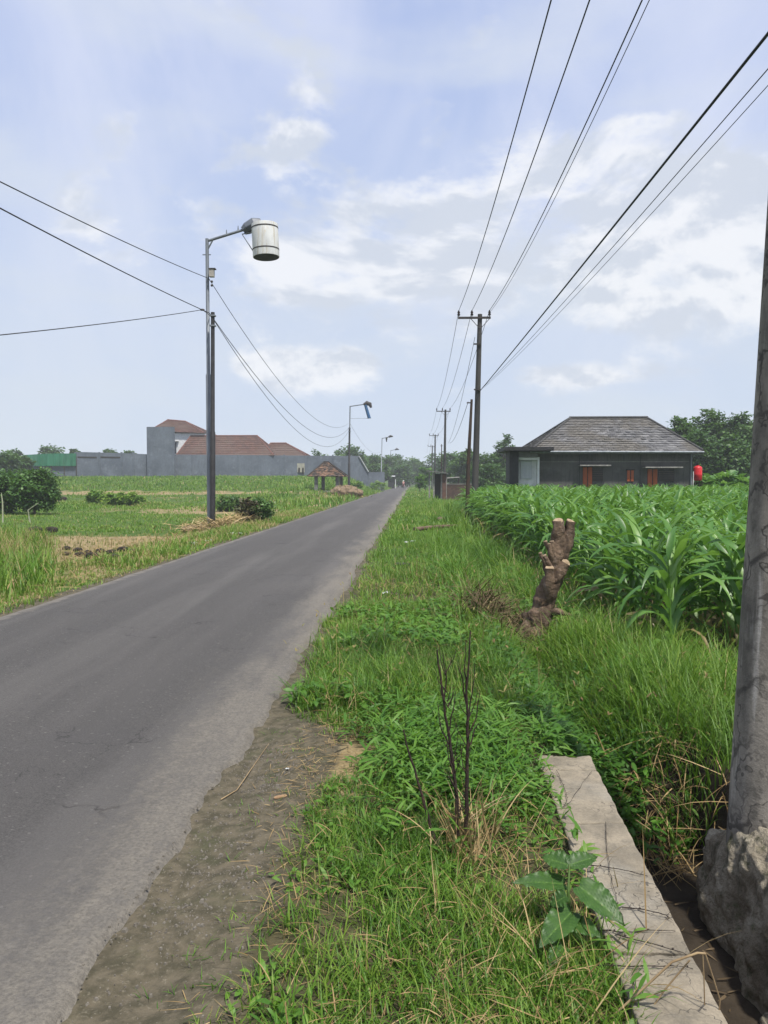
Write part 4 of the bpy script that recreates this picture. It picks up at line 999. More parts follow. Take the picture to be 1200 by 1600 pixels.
# large-leaved weed
m_big = leaf_mat('broad_leaf', (.028, .075, .016), (.05, .12, .022), (.10, .19, .04), trans=.3, rough=.45, nscale=14)
WD = 2.9
wb = G(893, 1500); wd = thing('broad_leaf_weed', tuple(wb), 'weed with large heart-shaped leaves leaning over the parapet', 'weed')
MB().tube([wb, P(890, 1440, WD - .25), P(888, 1390, WD - .25), P(890, 1350, WD - .2)], [.008, .007, .005, .003], 8).build('stem', M('green_stem', (.05, .10, .02), (.07, .12, .03), 8, .6), wd, True)
def broad_leaf(pa, pb, D_, W, droop=.2, Db=None):
    a = P(*pa, D_); b_ = P(*pb, Db or D_); d = b_ - a; L = d.length; d.normalize()
    side = d.cross(Vector((0, -.55, 1)).normalized()).normalized(); up = side.cross(d)
    nu, nv = 34, 19; vs_ = []; T = []
    for i in range(nu + 1):
        t = i / nu; w = W * (math.sin(math.pi * min(1, (t + .04) ** .62 * .985))) ** .85 / 2
        for j in range(nv):
            s = -1 + 2 * j / (nv - 1)
            rip = .0035 * math.cos(((abs(s) * .55 - t) * 7) * 2 * math.pi) * (1 - abs(s) * .3) + .004 * math.sin(t * 31) * abs(s) ** 3
            p = a + d * (L * (t + .05 * abs(s) * (1 if t > .1 else -1) * (1 - t))) + side * (w * s) + up * (.16 * w * abs(s) * 2 + rip - droop * L * t * t)
            vs_.append(p); vn = abs(((abs(s) * .55 - t * 1.0) * 7) % 1 - .5); T.append(.12 + .14 * mnoise.noise(Vector((s * 3, t * 4, W * 40))) + .5 * max(0, 1 - vn / .12) * (1 - t * .4) + (.45 if abs(s) < .06 else 0))
    F = [(i * nv + j, i * nv + j + 1, (i + 1) * nv + j + 1, (i + 1) * nv + j) for i in range(nu) for j in range(nv - 1)]
    npmesh('leaf', [tuple(v) for v in vs_], F, m_big, wd, tint=np.array(T), smooth=True)
broad_leaf((905, 1385), (978, 1440), 2.62, .105, .12, 2.50)
broad_leaf((893, 1425), (843, 1478), 2.6, .095, .05, 2.45)
broad_leaf((882, 1382), (805, 1372), 2.7, .075, .12, 2.62)
broad_leaf((888, 1352), (845, 1336), 2.7, .08, .1, 2.75)
broad_leaf((890, 1352), (935, 1335), 2.7, .07, .1, 2.75)
broad_leaf((880, 1480), (858, 1505), 2.5, .06, .1, 2.42)
broad_leaf((893, 1440), (940, 1462), 2.58, .07, .1, 2.5)
broad_leaf((885, 1400), (858, 1415), 2.6, .06, .1)
# small rounded seedlings at the bottom
for k, (x, y) in enumerate([(700, 1575), (735, 1590), (680, 1545), (790, 1570)]):
    c = G(x, y)
    t_ = thing('seedling', tuple(c), ['seedling with round pale leaves at the bottom edge of the verge', 'seedling lowest in the picture under the dry stalks', 'small round-leaved seedling among short grass', 'seedling beside the dry stalks near the parapet'][k], 'seedling', 'round-leaved seedlings in the verge')
    for q in range(4):
        a = q * 1.57 + k; n1 = np.array([[c.x, c.y, c.z + .05 + .01 * q]])
        V, F, T = ribbons(n1, np.array([a]), np.array([.06]), np.array([.04]), np.array([.35]), np.array([-.3]), 6, prof='leaf', tint=np.array([.6]))
        npmesh('leaf', V, F, m_big, t_, tint=T, smooth=True)
    MB().cyl(c, c + Vector((0, 0, .06)), .0022, seg=5).build('stem', m_big, t_)
def lump(name, px, py, size, mat, label, cat, seed=1, amp=.2, group=None, rz=0, lift=.3, sharp=2.4):
    c = G(px, py); t_ = thing(name, tuple(c), label, cat, group)
    rock(name + '_body' if False else name, c + Vector((0, 0, size[2] * lift)), size, mat, t_, amp=amp * min(size), f=.9 / min(size) * .5, cuts=7, seed=seed, rz=rz, sharp=sharp)
    return t_
def single(name, px, py, size, mat, label, cat, seed=1, amp=.2, group=None, rz=0, lift=.3, sharp=2.4, cuts=6):
    c = G(px, py)
    o = rock(name, c + Vector((0, 0, size[2] * lift)), size, mat, None, loc=tuple(c), amp=amp * min(size), f=.45 / min(size), cuts=cuts, seed=seed, rz=rz, sharp=sharp)
    return setp(o, label, cat, group)
m_oldwood = M('old_wood', (.10, .08, .05), (.05, .04, .028), 14, .9, .5, 50, c3=(.16, .13, .09))
m_slag = M('dark_slag', (.045, .035, .038), (.07, .05, .05), 14, .6, .5, 60)
m_peb = M('pebble', (.26, .25, .23), (.16, .155, .145), 20, .85, .3, 90)
m_pebd = M('dark_pebble', (.03, .028, .028), (.05, .045, .04), 20, .85, .3, 90)
c = G(415, 1392)
o = MB().tube([c + Vector((-.055, .03, .02)), c + Vector((0, 0, .022)), c + Vector((.06, -.02, .02))], [.016, .02, .014], 10, wob=.3, ws=40).build('wood_chunk', m_oldwood, None, True, loc=tuple(c)); setp(o, 'short mossy piece of wood at the verge edge beside the black shard', 'wood')
single('tile_shard', 412, 1415, (.11, .05, .03), m_slag, 'curved black shard lying at the grass edge', 'shard', 3, .25, rz=.5)
single('bark_chip', 438, 1246, (.07, .03, .012), M('bark_chip', (.28, .18, .10), (.18, .11, .06), 20, .9), 'pale brown bark chip on the bare litter patch', 'bark chip', 5, rz=.6)
single('bark_chip', 418, 1520, (.05, .04, .02), m_slag, 'dark curled chip beside a dry grass stem near the bottom', 'bark chip', 6, rz=1)
G_peb = 'loose pebbles on the dirt shoulder'
for k, (x, y, s, mm, lab) in enumerate([(374, 1422, .022, m_peb, 'pale round pebble left of the black shard'), (253, 1338, .017, m_pebd, 'black pebble on the asphalt edge farthest up the road'), (205, 1408, .016, m_pebd, 'black pebble on the dusty asphalt, second from the top'),
                                   (188, 1448, .013, m_pebd, 'small black pebble at the broken asphalt edge'), (100, 1482, .02, m_pebd, 'black pebble lying out on the asphalt at the lower left'), (80, 1594, .018, m_pebd, 'black pebble at the bottom left edge of the road'),
                                   (330, 1556, .022, m_peb, 'pale grey pebble near the bottom of the shoulder'), (310, 1515, .016, m_peb, 'small grey pebble in the middle of the shoulder')]):
    single('pebble', x, y, (s, s * .8, s * .6), mm, lab, 'pebble', k, .2, G_peb, cuts=4)
# gravel on the shoulder: nobody would count it
pv_, pf_ = [], []; k0 = 0
XYg = scatter(2600, -1.25, -.3, 1.9, 5.5, lambda X, Y: np.exp(-((X + .80) / .22) ** 2) * np.clip(.25 + 1.6 * fbm(X, Y, 2.5, 3, 33), .02, 1))
for x, y in XYg:
    s = random.choice([.002, .003, .003, .004, .006]) * random.uniform(.7, 1.5); z = max(gz(x, y), 0.012 if x < RR - .08 else -1) ; a = random.random() * 6
    if random.random() < .02: s *= 2.2
    for q in range(4): pv_.append((x + s * math.cos(a + q * 1.57) * random.uniform(.7, 1.3), y + s * math.sin(a + q * 1.57) * random.uniform(.7, 1.3), z - .002))
    for q in range(4): pv_.append((x + .6 * s * math.cos(a + q * 1.57), y + .6 * s * math.sin(a + q * 1.57), z + s * .8))
    b_ = k0; pf_ += [(b_ + 4, b_ + 5, b_ + 6, b_ + 7)] + [(b_ + q, b_ + (q + 1) % 4, b_ + 4 + (q + 1) % 4, b_ + 4 + q) for q in range(4)]; k0 += 8
o = npmesh('gravel', pv_, pf_, M('grit', (.16, .145, .12), (.09, .08, .065), 30, .9)); setp(o, kind='stuff')
XYd = scatter(260, .95, 1.55, 2.0, 4.4, lambda X, Y: X > 0)
stuff('ditch_litter', [straws(XYd, .07, .010, (.002, .012), (-.2, .2), (0, .5), 4, .5)], m_rot)
# dry stems lying on the shoulder
for k, (pts, lab) in enumerate([([(272, 1382), (250, 1410), (243, 1425)], 'short dry stem lying on the shoulder near the asphalt'), ([(250, 1415), (262, 1440), (258, 1458)], 'forked dry root beside the short stem'),
                                ([(335, 1492), (360, 1525), (376, 1560)], 'thin dry stem lying across the muddy shoulder'), ([(428, 1465), (408, 1530), (385, 1590)], 'long pale dry stem at the edge of the grass'),
                                ([(345, 1253), (370, 1238), (420, 1165)], 'long straw lying over the edge of the asphalt'), ([(500, 1596), (550, 1570), (600, 1545)], 'brown twig lying in the grass at the bottom')]):
    pp = [G(x, y) + Vector((0, 0, .012 + (.03 if k == 5 else 0))) for x, y in pts]
    o = MB().tube(pp, [.0035, .003, .0015], 6).build('fallen_twig', m_tan, None, True, loc=tuple(pp[0])); setp(o, lab, 'dry stem', 'dry stems on the shoulder')
# scraps of litter
m_white = M('dirty_white_plastic', (.55, .56, .55), (.40, .41, .40), 20, .5); m_cyan = M('blue_plastic_scrap', (.08, .35, .45), (.05, .25, .35), 20, .4)
def scrap(px, py, s, mat, label, seed):
    c = G(px, py); rs = random.Random(seed); vs_ = []; n = 7
    for i in range(n):
        for j in range(n):
            x = (i / (n - 1) - .5) * s; y = (j / (n - 1) - .5) * s * .7
            vs_.append(c + Vector((x + rs.uniform(-1, 1) * s * .05, y + rs.uniform(-1, 1) * s * .05, .02 + s * .3 * mnoise.noise(Vector((x / s * 4 + seed, y / s * 4, seed))))))
    F = [(i * n + j, (i + 1) * n + j, (i + 1) * n + j + 1, i * n + j + 1) for i in range(n - 1) for j in range(n - 1)]
    o = npmesh('litter_scrap', [tuple(v) for v in vs_], F, mat, loc=tuple(c), smooth=True)
    md = o.modifiers.new('solid', 'SOLIDIFY'); md.thickness = .002
    setp(o, label, 'litter', 'scraps of litter on the verge')
scrap(868, 1592, .07, m_cyan, 'crumpled blue plastic scrap at the bottom right of the verge', 1)
scrap(810, 1585, .08, m_white, 'crumpled white plastic scrap beside the blue one', 2)
scrap(449, 1206, .018, m_white, 'tiny white scrap on the bare brown patch', 3)
scrap(641, 848, .30, m_white, 'grey white scrap in the verge grass farther up the road', 4)
scrap(603, 928, .10, m_white, 'pale scrap in the short grass midway along the verge', 5)
single('dark_clod', 628, 884, (.30, .14, .08), m_pebd, 'flat black clod in the verge grass', 'clod', 8)
single('dark_clod', 617, 932, (.12, .1, .06), m_pebd, 'small brown clod beside the pale scrap in the grass', 'clod', 9)
# asphalt patch stain: a darker flat spot
c = G(131, 1190); 
o = rock('asphalt_crumb', c + Vector((0, 0, .002)), (.09, .04, .006), m_pebd, None, loc=tuple(c), amp=.002, f=20, cuts=5, sharp=2.2); setp(o, 'thin dark crumb of tar pressed into the road', 'tar crumb')
# fallen log pieces up the verge
m_log = M('brown_log', (.15, .10, .07), (.09, .06, .045), 9, .9, .5, 40)
a, b_ = G(648, 831), G(715, 825)
o = MB().tube([a + Vector((0, 0, .08)), a.lerp(b_, .5) + Vector((0, 0, .10)), b_ + Vector((0, 0, .08))], [.07, .06, .05], 10, wob=.2, ws=5).build('fallen_log', m_log, None, True, loc=tuple(a)); setp(o, 'thin brown log lying across the verge before the corn', 'log')
for k, (x, y, s) in enumerate([(690, 815, .5), (738, 818, .4), (727, 808, .35)]):
    single('rubble_stone', x, y, (s * .7, s * .5, s * .5), m_log, ['brown rubble stone lying left of the others behind the thin log', 'brown rubble stone closest to the corn behind the thin log', 'smallest brown rubble stone behind the thin log'][k], 'rubble', k + 20, .25, 'brown rubble on the verge')

# ------------------------------------------------------------------ trees
def tree(name, label, pxc, pyt, pxw, D, cat='tree', group=None, pyb=750, nclus=60, per=70, leaf=.28, mat=None, trunk=True, squash=1.0, lift=.32, seed=1, kindlabel=None, tints=(.05, .7), limbs=5, rough=.22):
    """pxc centre column, pyt row of the crown's top, pxw crown width, all in the photograph, D metres ahead"""
    rs = np.random.RandomState(seed)
    top = P(pxc, pyt, D); x0 = top.x; z0 = gz(x0, D); Hh = max(1.0, top.z - z0); Wd = pxw * D / 1200
    t_ = thing(name, (x0, D, z0), label, cat, group)
    cz = z0 + Hh * (lift + (1 - lift) / 2); rz = Hh * (1 - lift) / 2; rx = Wd / 2
    C = []
    while len(C) < nclus:
        p = rs.uniform(-1, 1, 3); d = np.linalg.norm(p)
        if d > 1 or d < rs.uniform(.2, .85): continue
        sc = 1 - rough * rs.rand()
        C.append((x0 + p[0] * rx * sc, D + p[1] * rx * sc * squash, cz + p[2] * rz * sc))
    C = np.array(C); cr = (.20 + .12 * rs.rand(len(C))) * min(rx, rz) * 1.3
    n = nclus * per; idx = np.repeat(np.arange(nclus), per)
    off = rs.normal(0, 1, (n, 3)); off /= np.linalg.norm(off, axis=1)[:, None]; off *= (rs.rand(n) ** .45)[:, None]
    Pn = C[idx] + off * cr[idx][:, None] * np.array([1.25, 1.25, .8])
    Pn[:, 2] = np.maximum(Pn[:, 2], z0 + .05)
    tt = np.clip(np.repeat(rs.uniform(tints[0], tints[1], nclus), per) + rs.normal(0, .1, n), 0, .79)
    L = leaf * rs.uniform(.6, 1.5, n); e0 = rs.uniform(-.7, .8, n)
    V, F, T = ribbons(Pn, rs.uniform(0, 6.283, n), L, L * .55, e0, e0 - rs.uniform(.2, 1.0, n), 2, prof='leaf', tint=tt, roll=rs.normal(0, .6, n))
    npmesh('crown', V, F, mat or m_tree, t_, tint=T)
    if trunk:
        r0 = max(.06, Hh * .022); mb = MB()
        mid = Vector((x0, D, z0 + Hh * max(lift, .15) + .1))
        mb.tube([Vector((x0, D, z0 - .2)), Vector((x0 + r0 * .4, D, z0 + Hh * lift * .5)), mid, Vector((x0, D, z0 + Hh * .75))], [r0 * 1.3, r0, r0 * .8, r0 * .3], 8, wob=.15, ws=1.5)
        for q in range(limbs):
            e = Vector(C[q * 3 % nclus]); mb.tube([mid - Vector((0, 0, .1)), mid.lerp(e, .5) + Vector((0, 0, .1)), e], [r0 * .5, r0 * .35, r0 * .12], 6)
        mb.build('trunk', m_bark, t_, True)
    return t_
m_bush = leaf_mat('bush_leaves', (.026, .075, .016), (.045, .115, .022), (.085, .175, .035), trans=.25, nscale=.8, spec=.4)
gt = 'trees behind the fields'
# left bushes
tree('leafy_bush', 'large rounded dark bush at the left side of the field', 52, 727, 72, 41, 'bush', 'round bushes at the left edge', nclus=110, per=110, leaf=.17, mat=m_bush, lift=.0, seed=3, squash=.8, limbs=3, rough=.34)
tree('leafy_bush', 'part-hidden dark bush cut by the left picture edge', 4, 734, 60, 42, 'bush', 'round bushes at the left edge', nclus=90, per=100, leaf=.17, mat=m_bush, lift=.0, seed=4, squash=.8, limbs=3, rough=.34)
tree('leafy_bush', 'small bright green shrub to the right of the near street lamp', 407, 776, 42, 29.5, 'bush', nclus=50, per=70, leaf=.09, mat=m_bush, lift=.0, seed=5, limbs=2, tints=(.2, .79))
tree('twiggy_bush', 'low brown half-dead bush between the street lamp and the green shrub', 388, 785, 34, 29.0, 'bush', nclus=40, per=40, leaf=.12, mat=leaf_mat('brown_twigs', (.05, .04, .02), (.08, .06, .03), (.07, .09, .03), trans=.1), lift=.0, seed=6, limbs=3)
tree('low_shrub', 'low dark flat shrub on the far dry field', 358, 781, 46, 46, 'bush', nclus=40, per=40, leaf=.16, mat=m_bush, lift=0, seed=7, squash=.5, limbs=1)
for k, (x, y, w, D_, lab) in enumerate([(150, 771, 34, 56, 'left one of the low green shrubs in mid-field'), (205, 773, 46, 55, 'widest low green shrub in mid-field'), (182, 776, 40, 54, 'middle low green shrub in mid-field'), (555, 752, 30, 105, 'weedy bush near the foot of the far lamp'), (590, 751, 26, 124, 'weedy bush under the end of the grey wall')]):
    tree('low_shrub', lab, x, y, w, D_, 'bush', 'low green shrubs in the field', nclus=30, per=40, leaf=.2, mat=m_grass, lift=0, seed=30 + k, limbs=1, tints=(.2, .79))
# left background trees
for k, (x, y, w, D_, lab) in enumerate([(8, 706, 40, 100, 'leftmost tree behind the field, cut by the picture edge'), (-20, 703, 50, 110, 'tree partly out of the picture at the far left'), (32, 712, 30, 105, 'tree just left of the green net'),
                                        (80, 697, 44, 160, 'rounded tree rising behind the green net'), (172, 698, 30, 170, 'small rounded tree behind the wall, left of the tower'), (118, 700, 20, 180, 'slender tree just over the wall by the net'), (140, 703, 26, 190, 'low tree top showing over the left part of the wall'), (205, 704, 24, 190, 'low tree top next to the grey tower'), (20, 702, 34, 150, 'tall thin tree behind the leftmost ones')]):
    tree('broadleaf_tree', lab, x, y, w, D_, 'tree', gt, nclus=45, per=60, leaf=.6 if D_ > 120 else .4, lift=.12, seed=40 + k, limbs=3)
tree('broadleaf_tree', 'small bare-looking tree top poking over the wall behind the hut', 497, 703, 26, 150, 'tree', gt, nclus=16, per=30, leaf=.5, lift=.4, seed=60)
# trees beyond the end of the wall along the road
for k, (x, y, w, D_, lab) in enumerate([(545, 698, 54, 175, 'dark spreading tree behind the second street lamp'), (575, 708, 46, 190, 'tree behind the slanting end of the wall'), (600, 712, 44, 200, 'dark tree behind the third street lamp'), (622, 712, 36, 215, 'tree beside the farthest street lamp'),
                                        (640, 714, 34, 235, 'tree over the bend of the far road'), (650, 716, 26, 270, 'farthest tree closing the road'), (590, 722, 40, 165, 'lower bushy tree right behind the wall end'), (628, 726, 30, 190, 'low bushy tree beside the far left verge'), (655, 722, 20, 240, 'small tree right of the road end')]):
    tree('broadleaf_tree', lab, x, y, w, D_, 'tree', 'trees along the far road', nclus=50, per=60, leaf=.65, lift=.10, seed=70 + k, limbs=3)
tree('broadleaf_tree', 'bright young tree at the right edge of the far road', 664, 727, 20, 135, 'tree', 'trees along the far road', nclus=30, per=50, leaf=.4, mat=m_lush, lift=.05, seed=90)
tree('broadleaf_tree', 'slim bright sapling by the right verge before the far trees', 656, 738, 12, 110, 'tree', 'trees along the far road', nclus=20, per=40, leaf=.3, mat=m_lush, lift=.05, seed=91)
# right-hand trees
for k, (x, y, w, D_, lab) in enumerate([(684, 706, 40, 190, 'pale tree behind the far power poles'), (708, 701, 44, 150, 'rounded tree behind the second power pole'), (730, 699, 34, 120, 'tree just behind the slim timber pole'), (752, 706, 40, 110, 'tree behind the tall power pole'), (790, 678, 30, 105, 'tall feathery tree rising left of the dark house'), (776, 700, 40, 108, 'bushy tree left of the dark porch'),
                                        (812, 712, 44, 100, 'low tree behind the porch roof'), (722, 722, 50, 130, 'lower tree behind the roadside shed'), (760, 722, 50, 90, 'dense low tree left of the house')]):
    tree('broadleaf_tree', lab, x, y, w, D_, 'tree', 'trees beyond the right verge', nclus=55, per=60, leaf=.5 if D_ > 115 else .36, lift=.10, seed=100 + k, limbs=4)
for k, (x, y, w, D_, lab) in enumerate([(1068, 640, 50, 74, 'left plume of the tall bamboo-like clump right of the house'), (1108, 631, 60, 78, 'tallest tree of the clump right of the house'), (1150, 640, 60, 76, 'dense tree of the clump next to the near pole'), (1195, 650, 70, 80, 'tree of the clump hidden behind the near pole'),
                                        (1090, 675, 70, 70, 'lower front tree of the clump, just over the red tank'), (1140, 682, 76, 68, 'broad dark tree low in the clump right of the tank'), (1245, 655, 80, 82, 'tree of the clump beyond the right picture edge')]):
    tree('bamboo_clump', lab, x, y, w, D_, 'tree', 'tall clump right of the house', nclus=110, per=70, leaf=.34, lift=.08, seed=120 + k, limbs=4, rough=.3)
for k in range(9):
    x = 1100 + k * 11 + (k % 3) * 2
    tree('banana_shrub', ['leafy shrub close right of the red tank', 'second leafy shrub along the far corn edge', 'third leafy shrub along the far corn edge', 'fourth leafy shrub along the far corn edge', 'fifth leafy shrub along the far corn edge', 'sixth leafy shrub, close to the near pole', 'leafy shrub seen against the near pole', 'leafy shrub hidden by the near pole', 'leafy shrub beyond the near pole'][k], x, 738 + (k * 7) % 9, 22, 44 + k % 3, 'shrub', 'leafy shrubs at the far edge of the corn', nclus=18, per=18, leaf=.5, mat=m_corn, lift=0, seed=140 + k, limbs=0, tints=(.3, .79))
# a far-off wood closing every horizon
def treeline():
    rs = np.random.RandomState(5); parts = []
    n = 26000; th = rs.uniform(R(-75), R(75), n); rad = rs.uniform(330, 380, n)
    X = np.sin(th) * rad; Y = np.cos(th) * rad
    H = 5.5 + 9 * (fbm(th * 60, th * 0, 1, 4, 3) + .2)
    z = np.clip(rs.rand(n) ** .6, 0, 1) * H + g(X, Y) - .5
    e0 = rs.uniform(-.8, .8, n)
    return ribbons(np.column_stack([X, Y, z]), rs.uniform(0, 6.28, n), rs.uniform(1.5, 3.4, n), rs.uniform(1.4, 2.4, n), e0, e0 - .6, 2, prof='leaf', tint=np.clip(.35 + .25 * rs.randn(n), 0, .79), roll=rs.normal(0, .6, n))
stuff('distant_woods', [treeline()], m_tree)

# ------------------------------------------------------------------ tiled roofs
def tile_slope(mb, a, b_, c, d, rows, cols, t=.035, jit=.25, rs=random.Random(1)):
    """a,b eave corners, d,c ridge corners: overlapping tiles, each its own little wedge"""
    a, b_, c, d = map(Vector, (a, b_, c, d)); nrm = (b_ - a).cross(d - a).normalized()
    if nrm.z < 0: nrm = -nrm
    full = (b_ - a).length
    for r in range(rows):
        v0, v1 = r / rows, min(1, (r + 1.12) / rows)
        L0, R0, L1, R1 = a.lerp(d, v0), b_.lerp(c, v0), a.lerp(d, v1), b_.lerp(c, v1)
        n = max(1, int(round(cols * (R0 - L0).length / full)))
        for q in range(n):
            u0, u1 = q / n, (q + .96) / n
            j = rs.uniform(-1, 1) * t * jit
            p = [L0.lerp(R0, u0) + nrm * (t + j), L0.lerp(R0, u1) + nrm * (t + j * .3), L1.lerp(R1, u1) + nrm * .004, L1.lerp(R1, u0) + nrm * .004,
                 L0.lerp(R0, u0) + nrm * .0, L0.lerp(R0, u1) + nrm * .0]
            mb.add(p, [(0, 1, 2, 3), (4, 5, 1, 0)])
def roof_mat(name, c1, c2, c3, sc=1.2):
    m, t, b = new_mat(name)
    geo = t.new('ShaderNodeNewGeometry'); rnd = geo.outputs['Random Per Island']
    tc = t.new('ShaderNodeTexCoord').outputs['Object']
    col = t.mix(rnd, c1, c2); col = t.mix(t.ss(t.noise(tc, sc * .35, 5, .6), .42, .62), col, c3)
    col = t.mix(.5, col, t.mix(t.noise(tc, 9, 4, .7), (.0, .0, .0), (1, 1, 1)), 'OVERLAY')
    t.put(b.inputs['Base Color'], col); b.inputs['Roughness'].default_value = .85; b.inputs['Specular IOR Level'].default_value = .25
    return m
def hip_roof(parent, e0, e1, r0, r1, depth, rows, cols, mt, m_ridge, rr_=.09, under=True, t=.035, jit=.25):
    """front eave e0-e1 (at Y), ridge r0-r1; depth = front-to-back size; all four slopes tiled"""
    e0, e1, r0, r1 = map(Vector, (e0, e1, r0, r1)); f0, f1 = e0 + Vector((0, depth, 0)), e1 + Vector((0, depth, 0))
    for nm, q, cc in (('front', (e0, e1, r1, r0), cols), ('right', (e1, f1, r1, r1), cols * 2 // 3), ('back', (f1, f0, r0, r1), cols), ('left', (f0, e0, r0, r0), cols * 2 // 3)):
        mb = MB(); tile_slope(mb, *q, rows, cc, t, jit); o = mb.build('roof_tiles', mt, parent); o['kind'] = 'stuff'
    rd = MB()
    MB().tube([r0 + Vector((-.05, 0, .06)), r1 + Vector((.05, 0, .06))], rr_, 8).build('ridge_cap', m_ridge, parent, True)
    for a, b_ in ((e0, r0), (e1, r1), (f0, r0), (f1, r1)): MB().tube([a + Vector((0, 0, .05)), b_ + Vector((0, 0, .05))], rr_ * .85, 8).build('ridge_cap', m_ridge, parent, True)
    # boarding under the tiles
    MB().add([e0, e1, f1, f0, r0, r1], [(0, 1, 5, 4), (1, 2, 5), (2, 3, 4, 5), (3, 0, 4), (3, 2, 1, 0)]).build('roof_boarding', m_dwood, parent)
m_dwood = M('dark_wood', (.035, .028, .024), (.022, .018, .016), 6, .8)
# ------------------------------------------------------------------ the dark house on the right
m_render = M('unpainted_render', (.105, .102, .095), (.065, .064, .06), .7, .95, .4, 12, c3=(.12, .12, .115), streak=(.045, .045, .045))
m_tile1 = roof_mat('mossy_grey_tiles', (.19, .188, .19), (.085, .085, .088), (.12, .112, .10))
m_ridge1 = M('dark_ridge', (.06, .06, .06), (.04, .04, .04), 4, .9)
m_orange = M('orange_wood', (.40, .095, .03), (.30, .07, .025), 3, .6, stretch=(1, 1, .3)); m_whitep = M('white_paint', (.72, .73, .74), (.60, .61, .62), 3, .6)
HD = 42.0
hg = 1.0
def hx(px): return P(px, 720, HD).x
def hzt(py, D=HD): return P(900, py, D).z
hb = gz(hx(960), HD) - .1
house = thing('house', (hx(965), HD + 4, hb), 'dark unpainted house with a mossy grey hipped roof beyond the corn', 'house')
xa, xb = hx(841), hx(1083); ez = hzt(706)
MB().bx((xa, HD, hb), (xb, HD + 8, ez - .02)).build('wall', m_render, house)
hip_roof(house, (P(828, 706, HD - .5).x, HD - .5, ez), (P(1099, 706, HD - .5).x, HD - .5, ez), (P(891, 653, HD + 4).x, HD + 4, P(950, 654, HD + 4).z), (P(1011, 653, HD + 4).x, HD + 4, P(950, 654, HD + 4).z), 9, 19, 36, m_tile1, m_ridge1, .08, t=.05, jit=.5)
MB().tube([(P(828, 706, HD - .5).x, HD - .60, ez - .02), (P(1099, 706, HD - .5).x, HD - .60, ez - .05)], .055, 8).build('gutter', m_steel, house, True)
MB().cyl((xb - .12, HD - .06, hb), (xb - .12, HD - .06, ez - .1), .045).build('downpipe', m_steel, house)
for px_ in (905, 1000): MB().bx((hx(px_), HD - .012, hb), (hx(px_) + .03, HD - .002, ez - .2)).build('plaster_joint', m_black, house)
MB().bx((xa + .1, HD - .010, hzt(722)), (xb - .2, HD - .003, hzt(722) + .03)).build('plaster_joint', m_conc, house)
MB().bx((P(828, 706, HD - .5).x, HD - .53, ez - .14), (P(1099, 706, HD - .5).x, HD - .49, ez + .02)).build('fascia', M('pale_fascia', (.16, .155, .15), (.11, .105, .10), 4, .8), house)
for (c0, c1, py) in ((903, 951, 727), (1004, 1062, 730)):
    MB().bx((hx(c0), HD - .55, hzt(py + 1.5)), (hx(c1), HD - .002, hzt(py - .5))).build('canopy_slab', m_conc, house)
for (a_, b2, y0, y1, mt, nm) in ((911, 925, 730, 770, m_orange, 'door'), (1012, 1027, 733, 770, m_orange, 'door'), (980, 990, 735, 752, m_orange, 'shutter')):
    d0 = MB().bx((hx(a_), HD - .05, hzt(y1)), (hx(b2), HD - .003, hzt(y0))).build(nm, mt, house)
    MB().bx((hx(a_) - .05, HD - .07, hzt(y0)), (hx(b2) + .05, HD - .004, hzt(y0) + .06)).build('door_head' if nm == 'door' else 'shutter_head', m_dwood, d0)
    MB().bx((hx((a_ + b2) / 2) - .02, HD - .065, hzt(y1)), (hx((a_ + b2) / 2) + .02, HD - .05, hzt(y0))).build('centre_rail', m_dwood, d0)
for (a_, b2, y0, y1) in ((926, 942, 731, 752), (1029, 1053, 732, 752)):
    fr = MB().bx((hx(a_), HD - .04, hzt(y1)), (hx(b2), HD - .003, hzt(y0))).build('window', M('dark_glass', (.02, .02, .02), (.03, .028, .025), 4, .2), house)
    for k in range(6):
        z = hzt(y1) + (hzt(y0) - hzt(y1)) * (k + .5) / 6
        MB().box(((hx(a_) + hx(b2)) / 2, HD - .06, z), (hx(b2) - hx(a_), .05, .03)).build('louvre', M('brown_slat', (.07, .045, .035), (.05, .035, .03), 5, .7) if k == 0 else bpy.data.materials['brown_slat'], fr)
# porch at its left end
MB().bx((hx(783), HD - 1.6, hzt(705.5)), (xa + .55, HD + 2, hzt(700))).build('porch_roof', m_black, house)
MB().bx((hx(794), HD - .6, hb), (hx(808), HD + 1, hzt(706))).build('porch_wall', M('black_paint', (.035, .035, .038), (.025, .025, .027), 4, .7), house)
MB().bx((hx(808), HD - .45, hzt(714.5)), (xa - .1, HD - .3, hzt(707))).build('porch_beam', M('grey_beam', (.20, .20, .20), (.14, .14, .14), 3, .8), house)
MB().bx((hx(808), HD - .5, hzt(719)), (xa - .1, HD - .31, hzt(715.5))).build('porch_beam', m_whitep, house)
MB().bx((hx(837.5), HD - .48, hb), (hx(841) - .01, HD - .32, hzt(714.6))).build('porch_post', m_whitep, house)
MB().bx((hx(810), HD - .12, hb), (hx(838), HD - .05, hzt(714))).build('porch_back_wall', m_whitep, house)
MB().bx((hx(813), HD - .22, hzt(748)), (hx(830), HD - .16, hzt(720))).build('curtain', M('pale_cloth', (.50, .52, .55), (.42, .44, .48), 2, .8, stretch=(8, 8, .3)), house)
